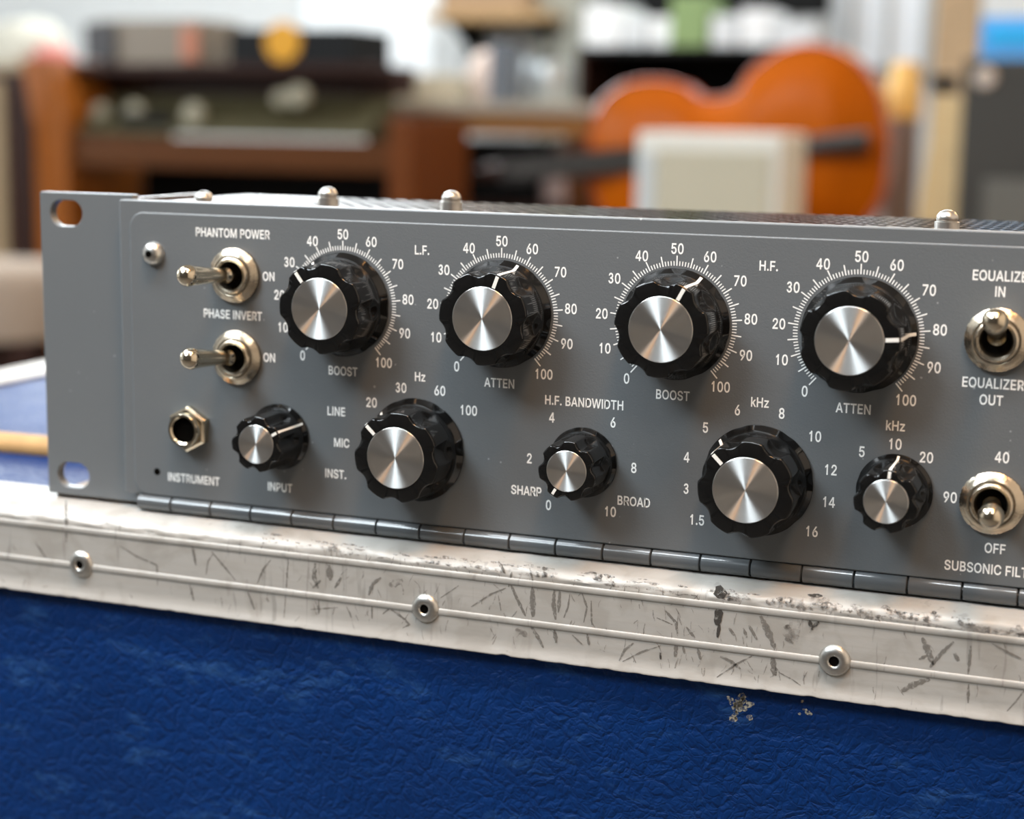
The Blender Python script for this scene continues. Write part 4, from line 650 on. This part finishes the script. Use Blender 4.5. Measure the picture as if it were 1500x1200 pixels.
# bundle of white and red cloth at the far left, on a side cabinet
cab = empty('side_cabinet', (xat(10, 3350), 3500, FLOOR), 'brown wooden side cabinet under the cloth bundle, left of the console desk', 'cabinet')
xa = xat(38, 3350); zt = zat(95, 3350, 20)
build(MB().box(xa - 420, xa, 3350, 3750, FLOOR, zt - 18), 'cabinet_body', w_dark, cab, bevel=5)
build(MB().box(xa - 430, xa + 8, 3340, 3760, zt - 18, zt), 'cabinet_top', w_tan, cab, bevel=4)
build(MB().box(xa - 410, xa - 60, 3335, 3350, zt - 560, zt - 40), 'door', w_tan, cab, bevel=4)
def blob(name, c, rx, ry, rz, m, label=None, cat=None, parent=None, seed=0, amp=0.18, sub=4, flat=0.35):
    bm = bmesh.new(); bmesh.ops.create_icosphere(bm, subdivisions=sub, radius=1)
    for v in bm.verts:
        n = mnoise.noise(v.co * 1.6 + Vector((seed, 0, 0))) * amp + mnoise.noise(v.co * 4 + Vector((seed, 5, 0))) * amp * .4
        v.co *= 1 + n
        if v.co.z < -flat: v.co.z = -flat
        v.co = Vector((v.co.x * rx, v.co.y * ry, (v.co.z + flat) * rz)) * MM
    me = bpy.data.meshes.new(name); bm.to_mesh(me); bm.free()
    for p in me.polygons: p.use_smooth = True
    o = link(name, me, m, parent, c)
    if label: tag(o, label, cat)
    return o
bun = blob('cloth_bundle', (xat(25, 3450, 60), 3490, zt), 130, 100, 90, mat('off_white_cloth', (0.46, 0.445, 0.38), 0.9, 0, (8, 0.2)), 'off-white cloth bundle with a red patch at the far left edge', 'cloth', seed=3)
blob('red_cloth', (xat(68, 3400, 75), 3430, zt), 55, 60, 40, mat('faded_red_cloth', (0.50, 0.16, 0.14), 0.9), parent=bun, seed=9)
# stool with tan cushion at the left edge
st = empty('padded_stool', (xat(10, 2400, 450), 2500, FLOOR), 'stool with a taupe padded seat at the far left edge', 'stool')
sx, sz = xat(8, 2400, 450), zat(392, 2400, 10)
build(MB().lathe([(0, 60), (120, 60), (140, 45), (148, 20), (140, -90), (0, -95)], 40, 'Z'), 'seat', mat('taupe_fabric', (0.30, 0.24, 0.19), 0.9), st, loc=(sx - 95, 2500, sz - 60), world=False, smooth=50)
for a in (45, 135, 225, 315): build(MB().tube([(sx - 95 + 85 * math.cos(math.radians(a)), 2500 + 85 * math.sin(math.radians(a)), sz - 150), (sx - 95 + 130 * math.cos(math.radians(a)), 2500 + 130 * math.sin(math.radians(a)), FLOOR)], 14, 10), 'leg', w_dark, st, smooth=True)

# second table
YT = 3660
tb = empty('wooden_table', (xat(700, YT), YT + 300, FLOOR), 'brown wooden table with a pale top in the middle distance, right of the console desk', 'table')
za, zb_, zc_ = zat(150, YT, 700), zat(166, YT, 700), zat(196, YT, 700)
xa, xb = xat(520, YT), xat(868, YT)
build(MB().box(xa, xb, YT - 20, YT + 420, zb_ , za), 'table_top', mat('worn_table_top', (0.38, 0.33, 0.26), 0.5), tb, bevel=4)
build(MB().box(xa + 30, xb - 10, YT, YT + 30, zc_, zb_), 'apron', wood('amber_wood', (0.34, 0.16, 0.05)), tb, bevel=3)
for lx in (xa + 30, xb - 70):
    for ly in (YT, YT + 350): build(MB().add([(lx, ly, zb_), (lx + 62, ly, zb_), (lx + 62, ly + 62, zb_), (lx, ly + 62, zb_), (lx + 20, ly + 12, FLOOR), (lx + 55, ly + 12, FLOOR), (lx + 55, ly + 50, FLOOR), (lx + 20, ly + 50, FLOOR)], [(3, 2, 1, 0), (4, 5, 6, 7), (0, 1, 5, 4), (1, 2, 6, 5), (2, 3, 7, 6), (3, 0, 4, 7)]), 'leg', w_brown, tb, bevel=3)
zs = zat(300, YT, 700)
build(MB().box(xa + 60, xb - 30, YT + 20, YT + 400, zs - 18, zs), 'lower_shelf', w_dark, tb, bevel=2)
tag(build(MB().box(xat(655, YT), xat(765, YT), YT + 100, YT + 340, zs, zat(205, YT, 700)), 'black_box', blackm, bevel=4), 'plain black box on the shelf under the wooden table', 'box')
q = at(808, 262, YT + 80)
tag(build(MB().lathe([(0, 0), (42, 0), (48, 20), (46, 110), (30, 128), (18, 140), (18, 160), (0, 160)], 28, 'Z'), 'bottle', mat('dusty_pink_plastic', (0.42, 0.31, 0.28), 0.5), None, loc=(q.x - 8, YT + 170, zs), world=False, smooth=50), 'dusty pink bottle under the right end of the wooden table', 'bottle')
tag(build(MB().box(xat(562, YT, 130), xat(648, YT, 130), YT + 40, YT + 200, za, zat(108, YT, 600)), 'cream_box', mat('cream_card', (0.50, 0.45, 0.34), 0.7), bevel=6), 'small cream box at the left end of the wooden table', 'box')
cl = blob('cloth_roll', (xat(662, YT, 70), YT + 240, za), 58, 60, 105, mat('pink_beige_cloth', (0.58, 0.46, 0.40), 0.9), 'pinkish beige cloth roll standing on the wooden table', 'cloth', seed=5, amp=.1)
sc = empty('steel_canister', (xat(755, YT, 80), YT + 240, za), 'round grey steel canister on the wooden table beside the cloth roll', 'canister')
build(MB().lathe([(0, 0), (60, 0), (66, 8), (66, 95), (60, 108), (0, 110)], 36, 'Z'), 'drum', mat('grey_steel', (0.45, 0.50, 0.52), 0.3, 0.6), sc, loc=(xat(755, YT, 80), YT + 240, za), world=False, smooth=40)
build(MB().lathe([(0, 0), (20, 0), (22, 12), (12, 20), (0, 22)], 20, 'Z'), 'lid_knob', blackm, sc, loc=(xat(755, YT, 80), YT + 240, za + 110), world=False, smooth=40)
tag(build(MB().box(xat(703, YT, 90), xat(728, YT, 90), YT + 60, YT + 180, za, zat(60, YT, 715)), 'slate_tin', mat('slate_paint', (0.12, 0.14, 0.17), 0.5), bevel=6), 'small slate grey tin in front of the steel canister', 'tin')
# wall shelf with a box, upper middle
zsf = zat(30, 4400, 700)
sh_ = empty('wall_shelf', (xat(705, 4400, 15), 4550, zsf), 'brown wooden wall shelf at the top middle edge of the picture', 'shelf')
build(MB().box(xat(620, 4400, 15), xat(800, 4400, 15), 4400, 4700, zsf, zsf + 26), 'shelf_board', wood('golden_wood', (0.42, 0.27, 0.13)), sh_, bevel=3)
for u in (650, 770): build(MB().add([(xat(u, 4400, 20), 4420, zsf), (xat(u, 4400, 20) + 14, 4420, zsf), (xat(u, 4400, 20) + 14, 4700, zsf), (xat(u, 4400, 20), 4700, zsf), (xat(u, 4400, 20), 4700, zsf - 120), (xat(u, 4400, 20) + 14, 4700, zsf - 120)], [(0, 1, 2, 3), (0, 4, 5, 1), (0, 3, 4), (1, 5, 2), (3, 2, 5, 4)]), 'bracket', blackm, sh_)
tag(build(MB().box(xat(640, 4400, 0), xat(760, 4400, 0), 4430, 4640, zsf + 26, zsf + 150), 'cardboard_box', mat('cardboard', (0.36, 0.24, 0.14), 0.9), bevel=3), 'brown cardboard box on the wall shelf at the top edge', 'box')
tag(build(MB().box(xat(428, 4600, 60), xat(618, 4600, 60), 4680, 4700, zat(118, 4600, 520), zat(-160, 4600, 520)), 'white_board', mat('bright_white_board', (0.88, 0.92, 0.94), 0.5), bevel=3), 'white board on the back wall above the console desk', 'board')
# grey-green column between board and cabinet
structure(build(MB().box(xat(775, 4500, 60), xat(842, 4500, 60), 4560, 4700, FLOOR, ZC), 'trim_1', mat('grey_green_paint', (0.34, 0.34, 0.29), 0.8)))

# dark cabinet with papers behind the cello
YB = 4150
dc = empty('black_shelf_cabinet', (xat(1000, YB), YB + 200, FLOOR), 'black open cabinet with white papers on top, behind the cello', 'cabinet')
xa, xb = xat(845, YB, 100), xat(1195, YB, 100); zk = zat(68, YB, 1000)
build(MB().box(xa, xb, YB, YB + 400, zk - 18, zk), 'top_board', blackm, dc, bevel=3)
build(MB().box(xa, xa + 18, YB, YB + 400, FLOOR, zk - 18), 'side_board', w_dark, dc)
build(MB().box(xb - 18, xb, YB, YB + 400, FLOOR, zk - 18), 'side_board', w_dark, dc)
build(MB().box(xa + 18, xb - 18, YB + 380, YB + 400, FLOOR, zk - 18), 'back_board', blackm, dc)
build(MB().box(xa + 18, xb - 18, YB + 20, YB + 380, zk - 400, zk - 385), 'shelf_board', blackm, dc)
for i, (u0, u1, v0) in enumerate(((852, 905, 6), (908, 940, 22), (945, 978, 24), (1038, 1075, 22), (1080, 1125, 12), (1128, 1190, 30))):
    o = build(MB().box(xat(u0, YB, 40), xat(u1, YB, 40), YB + 20 + 6 * (i % 3), YB + 240, zk, zat(v0, YB, (u0 + u1) / 2)), 'paper_stack', mat('white_paper' if i % 2 == 0 else 'grey_white_paper', (0.66, 0.69, 0.71), 0.8), bevel=2)
    tag(o, ['tall white paper stack at the left end of the black cabinet', 'low greyish paper stack right of the tall white stack', 'greyish paper stack touching the left side of the green box', 'greyish paper stack touching the right side of the green box', 'white paper stack second from the right on the black cabinet', 'wide low paper stack at the right end of the black cabinet'][i], 'paper', 'paper stacks on the black cabinet')
tag(build(MB().box(xat(981, YB, 20), xat(1035, YB, 20), YB + 10, YB + 200, zk, zat(-8, YB, 1010)), 'green_box', mat('leaf_green_card', (0.22, 0.32, 0.13), 0.7), bevel=3), 'bright green box between the white paper stacks', 'box')
zz = zat(14, YB, 1050)
o = empty('black_screen', (xat(1050, YB + 270, 0), YB + 300, zk), 'black flat screen standing on the black cabinet at the top edge', 'screen')
build(MB().box(xat(885, YB + 280, 0), xat(1215, YB + 280, 0), YB + 280, YB + 310, zz, zz + 330), 'display_panel', blackm, o, bevel=5)
build(MB().box(xat(1030, YB + 280, 0), xat(1070, YB + 280, 0), YB + 295, YB + 312, zk + 8, zz), 'stand', blackm, o)
build(MB().box(xat(990, YB + 280, 0), xat(1110, YB + 280, 0), YB + 250, YB + 380, zk, zk + 8), 'foot', blackm, o)

# bench carrying cello, grey amplifier, right-hand clutter
ZB = zat(372, 3300, 1100)
bn = empty('low_workbench', (xat(1150, 3200), 3150, FLOOR), 'low wooden workbench under the cello, mostly hidden by the rack unit', 'bench')
bx0, bx1 = xat(820, 3000), xat(1560, 3000)
build(MB().box(bx0, bx1, 2700, 3600, ZB - 40, ZB), 'bench_top', w_tan, bn, bevel=4)
for lx in (bx0 + 20, bx1 - 90):
    for ly in (2730, 3500): build(MB().box(lx, lx + 70, ly, ly + 70, FLOOR, ZB - 40), 'leg', w_brown, bn, bevel=3)

# cello lying on its side, neck to the left
YCe = 3280
varn = mat('orange_varnish', (0.40, 0.085, 0.000), 0.42, 0, (4, 0.35), coat=0.04, coat_rough=0.2, spec=0.08)
varn_side = mat('red_brown_varnish', (0.40, 0.07, 0.025), 0.25, 0, (5, 0.25), coat=0.7, coat_rough=0.1)
ebony = mat('ebony', (0.012, 0.009, 0.008), 0.3)
pa, pb = at(1300, 206, YCe), at(862, 240, YCe)
axis = (pb - pa); BL = axis.length; ex = axis.normalized(); ez = Vector((0, 1, 0)).cross(ex)
if ez.z < 0: ez = -ez
ce = empty('cello', ((pa.x + pb.x) / 2, YCe, ZB), 'glossy orange cello lying on its side behind the grey amplifier', 'cello')
KN = [(0, .0), (.01, .38), (.03, .56), (.07, .74), (.13, .90), (.20, .985), (.26, 1.0), (.33, .96), (.39, .86), (.43, .77), (.445, .735), (.46, .62), (.50, .555), (.545, .54), (.59, .56), (.63, .63), (.645, .70), (.67, .735), (.72, .78), (.79, .80), (.86, .77), (.92, .67), (.965, .50), (.99, .28), (1.0, .0)]
HW = BL * 0.325
def outline(inset=0.0, n=160):
    up = []
    for i in range(n + 1):
        t = 0.5 - 0.5 * math.cos(PI * i / n)
        for (a, ra), (b, rb) in zip(KN, KN[1:]):
            if a <= t <= b: w_ = (t - a) / (b - a); r = ra + (rb - ra) * w_; break
        up.append((t, r))
    sm = [(up[i][0], (up[max(0, i - 1)][1] + 2 * up[i][1] + up[min(n, i + 1)][1]) / 4 if 2 < i < n - 2 else up[i][1]) for i in range(n + 1)]
    return sm
OL = outline()
def body_plate(arch, y_edge, y_thick, sign):
    """arched plate built of strips from the centre line to the outline"""
    mb = MB(); M_ = 10; n = len(OL)
    for t, r in OL:
        for j in range(-M_, M_ + 1):
            s_ = j / M_; wdt = r * HW; z_ = s_ * wdt
            e = max(0, 1 - abs(s_) ** 2.2) * min(1, wdt / (HW * 0.5)) * min(1, 6 * t, 6 * (1 - t))
            p = pa + ex * (t * BL) + ez * z_; mb.v.append((p.x, y_edge + sign * arch * e, p.z))
    k = 2 * M_ + 1
    for i in range(n - 1):
        for j in range(k - 1): a = i * k + j; mb.f.append((a, a + 1, a + 1 + k, a + k))
    return mb
RIB = 95
build(body_plate(52, YCe, 4, -1), 'front_plate', varn, ce, loc=tuple((pa + pb) / 2), smooth=60)
build(body_plate(26, YCe + RIB, 4, 1), 'back_plate', varn_side, ce, loc=tuple((pa + pb) / 2), smooth=60)
mb = MB(); loop = [(t, r) for t, r in OL] + [(t, -r) for t, r in reversed(OL)]
for t, r in loop:
    p = pa + ex * (t * BL) + ez * (r * HW * 0.985); mb.v += [(p.x, YCe - 1, p.z), (p.x, YCe + RIB + 1, p.z)]
n = len(loop); mb.f += [(2 * i, 2 * ((i + 1) % n), 2 * ((i + 1) % n) + 1, 2 * i + 1) for i in range(n)]
build(mb, 'ribs', varn_side, ce, loc=tuple((pa + pb) / 2), smooth=60)
mb = MB()
for sg in (1, -1):                                                     # purfling-edge binding
    mb.tube([tuple((lambda p: (p.x, YCe - 1.5, p.z))(pa + ex * (t * BL) + ez * (sg * r * HW))) for t, r in OL[1:-1:2]], 4, 6)
build(mb, 'edge_binding', varn_side, ce, smooth=True)
def cpt(t, s_, y): p = pa + ex * (t * BL) + ez * s_; return (p.x, y, p.z)
build(MB().tube([cpt(.05, 0, YCe - 50), cpt(.15, 0, YCe - 70), cpt(.36, 0, YCe - 86)], [26, 24, 14], 12), 'tailpiece', ebony, ce, smooth=True)
build(MB().add([cpt(.42, 46, YCe - 40), cpt(.42, -46, YCe - 40), cpt(.42, -34, YCe - 96), cpt(.42, 34, YCe - 96), cpt(.435, 46, YCe - 40), cpt(.435, -46, YCe - 40), cpt(.43, -34, YCe - 96), cpt(.43, 34, YCe - 96)], [(0, 1, 2, 3), (7, 6, 5, 4), (0, 4, 5, 1), (1, 5, 6, 2), (2, 6, 7, 3), (3, 7, 4, 0)]), 'bridge', w_pine, ce)
for sg in (1, -1):
    pts = [cpt(.36 + .16 * q / 12, sg * (62 + 10 * math.cos(q / 12 * PI * 1.0) + 4 * math.sin(q / 12 * 2 * PI)), YCe - 40 + 2 * abs(q - 6) * .5) for q in range(13)]
    build(MB().tube(pts, [6, 5] + [3] * 9 + [5, 6], 8), 'sound_hole', ebony, ce, smooth=True)
build(MB().add([cpt(.56, 32, YCe - 76), cpt(.56, -32, YCe - 76), cpt(1.30, -27, YCe - 34), cpt(1.30, 27, YCe - 34), cpt(.56, 32, YCe - 56), cpt(.56, -32, YCe - 56), cpt(1.30, -27, YCe - 12), cpt(1.30, 27, YCe - 12)], [(0, 1, 2, 3), (7, 6, 5, 4), (0, 4, 5, 1), (1, 5, 6, 2), (2, 6, 7, 3), (3, 7, 4, 0)]), 'fingerboard', ebony, ce, bevel=2)
build(MB().tube([cpt(.97, 0, YCe - 10), cpt(1.2, 0, YCe + 2), cpt(1.31, 0, YCe + 4), cpt(1.37, 0, YCe + 14)], [30, 22, 20, 18], 12), 'neck', w_dark, ce, smooth=True)
build(MB().tube([cpt(1.37 + .04 * math.sin(a), 0, YCe + 26 - 24 * math.cos(a)) for a in [i * .6 for i in range(9)]], [15, 15, 14, 13, 12, 11, 10, 9, 8], 10), 'scroll', w_dark, ce, smooth=True)
for i, s_ in enumerate((-9, -3, 3, 9)): build(MB().tube([cpt(.34, s_, YCe - 80), cpt(.427, s_ * 2.2, YCe - 90), cpt(1.30, s_, YCe - 33)], 1.0, 5), 'string', STEEL, ce)

# grey-beige amplifier in front of the cello
YA = 2780
ga = empty('grey_amplifier', (xat(1038, YA, 250), YA + 120, ZB), 'light grey beige-fronted box amplifier standing in front of the cello', 'amplifier')
ax0, ax1 = xat(932, YA, 250), xat(1144, YA, 250); az = zat(194, YA, 1038)
build(MB().box(ax0, ax1, YA, YA + 230, ZB, az), 'cabinet', mat('pale_grey_enamel', (0.66, 0.66, 0.61), 0.5), ga, bevel=8)
build(MB().box(ax0 + 42, ax1 - 20, YA - 8, YA, ZB + 20, az - 34), 'grille_cloth', beige, ga, bevel=3)
build(MB().box(ax0 + 6, ax0 + 36, YA - 6, YA, ZB + 20, az - 40), 'side_strip', mat('blue_grey_plate', (0.50, 0.54, 0.56), 0.4), ga, bevel=2)

# right-hand side things
pl = tag(build(MB().add([P(1340, 330, 3050), P(1408, 330, 3050), P(1415, 140, 3150), P(1372, 140, 3150)] + [(a, b + 40, c) for a, b, c in (P(1340, 330, 3050), P(1408, 330, 3050), P(1415, 140, 3150), P(1372, 140, 3150))], [(3, 2, 1, 0), (4, 5, 6, 7), (0, 1, 5, 4), (1, 2, 6, 5), (2, 3, 7, 6), (3, 0, 4, 7)]), 'wooden_plank', w_pine, None, bevel=2), 'pale pine offcut leaning upright right of the cello', 'plank')
tag(build(MB().box(xat(1368, 3900, 60), xat(1432, 3900, 60), 3900, 3960, FLOOR, zat(-250, 3900, 1400)), 'timber_post', wood('cream_timber', (0.46, 0.34, 0.21)), None, bevel=4), 'tall cream timber post at the top right, behind the pine offcut', 'post')
gb = empty('glue_bottle', (xat(1324, 3560, 150), 3560, ZB), 'tall yellow bottle with a cream base, just right of the cello', 'bottle')
gz0, gz1, gz2 = ZB, zat(150, 3560, 1324), zat(92, 3560, 1324)
build(MB().lathe([(0, 0), (33, 0), (37, 8), (37, gz1 - ZB)], 28, 'Z'), 'base', mat('warm_grey_plastic', (0.24, 0.19, 0.17), 0.5), gb, loc=(xat(1324, 3560, 150), 3560, ZB), world=False, smooth=40)
build(MB().lathe([(38, -36), (39, 0), (37, 40), (28, gz2 - gz1), (0, gz2 - gz1 + 3)], 28, 'Z'), 'yellow_body', mat('amber_yellow', (0.85, 0.52, 0.14), 0.4), gb, loc=(xat(1324, 3560, 150), 3560, gz1), world=False, smooth=50)
cp = empty('bar_clamp', (xat(1380, 3700, 120), 3700, ZB), 'black bar clamp standing behind the pine offcut', 'clamp')
build(MB().box(xat(1385, 3590, 120), xat(1393, 3590, 120), 3580, 3596, ZB, zat(108, 3590, 1385)), 'bar', STEEL, cp)
build(MB().box(xat(1362, 3560, 120), xat(1402, 3560, 120), 3560, 3592, zat(136, 3560, 1380), zat(110, 3560, 1380)), 'jaw', blackm, cp, bevel=5)
build(MB().box(xat(1370, 3560, 120), xat(1402, 3560, 120), 3562, 3592, ZB, ZB + 30), 'lower_jaw', blackm, cp, bevel=5)
fc = empty('storage_chest', (xat(1470, 3000, 250), 3200, ZB), 'tall charcoal storage chest at the right edge under the blue box', 'chest')
tx0, tx1 = xat(1406, 2950, 200), xat(1406, 2950, 200) + 420; tz = zat(86, 2950, 1460)
build(MB().box(tx0, tx1, 2950, 3350, ZB, tz), 'chest_body', mat('charcoal_vinyl', (0.032, 0.031, 0.027), 0.6), fc, bevel=8)
build(MB().box(tx0 + 50, tx1 - 30, 2938, 2950, ZB + 14, zat(262, 2950, 1460)), 'grey_panel', mat('mid_grey_vinyl', (0.11, 0.11, 0.10), 0.6), fc, bevel=4)
build(MB().lathe([(0, 10), (16, 10), (20, 0)], 24).shift(tx0 + 40, 2950, tz - 35), 'round_knob', mat('pinkish_cream_knob', (0.58, 0.50, 0.44), 0.5), fc)
bb = tag(build(MB().box(xat(1436, 3020, 50), xat(1436, 3020, 50) + 260, 3020, 3200, tz, zat(24, 3020, 1470)), 'blue_box', mat('sky_blue_card', (0.10, 0.42, 0.90), 0.6), bevel=5), 'sky blue box with a brighter blue band on top of the charcoal chest', 'box')
build(MB().box(xat(1446, 3012, 50), xat(1436, 3020, 50) + 255, 3012, 3020, zat(62, 3012, 1470), zat(42, 3012, 1470)), 'bright_band', mat('bright_blue', (0.0, 0.48, 1.0), 0.6), bb)
# window frame at the right of the back wall
wf = MB(); fx = [1205, 1248, 1262, 1300]
wx0, wx1 = xat(1225, 4650, 40), xat(1360, 4650, 40)
wi = structure(build(MB().box(wx0, wx1, 4672, 4698, zat(100, 4650, 1290), zat(-330, 4650, 1290)), 'window_1', mat('window_white', (0.80, 0.84, 0.88), 0.3), bevel=4))
for u in (1240, 1295, 1350): build(MB().box(xat(u, 4640, 40), xat(u + 9, 4640, 40), 4655, 4672, zat(100, 4640, 1290), zat(-330, 4640, 1290)), 'window_bar', mat('grey_window_bar', (0.42, 0.42, 0.40), 0.5), wi)
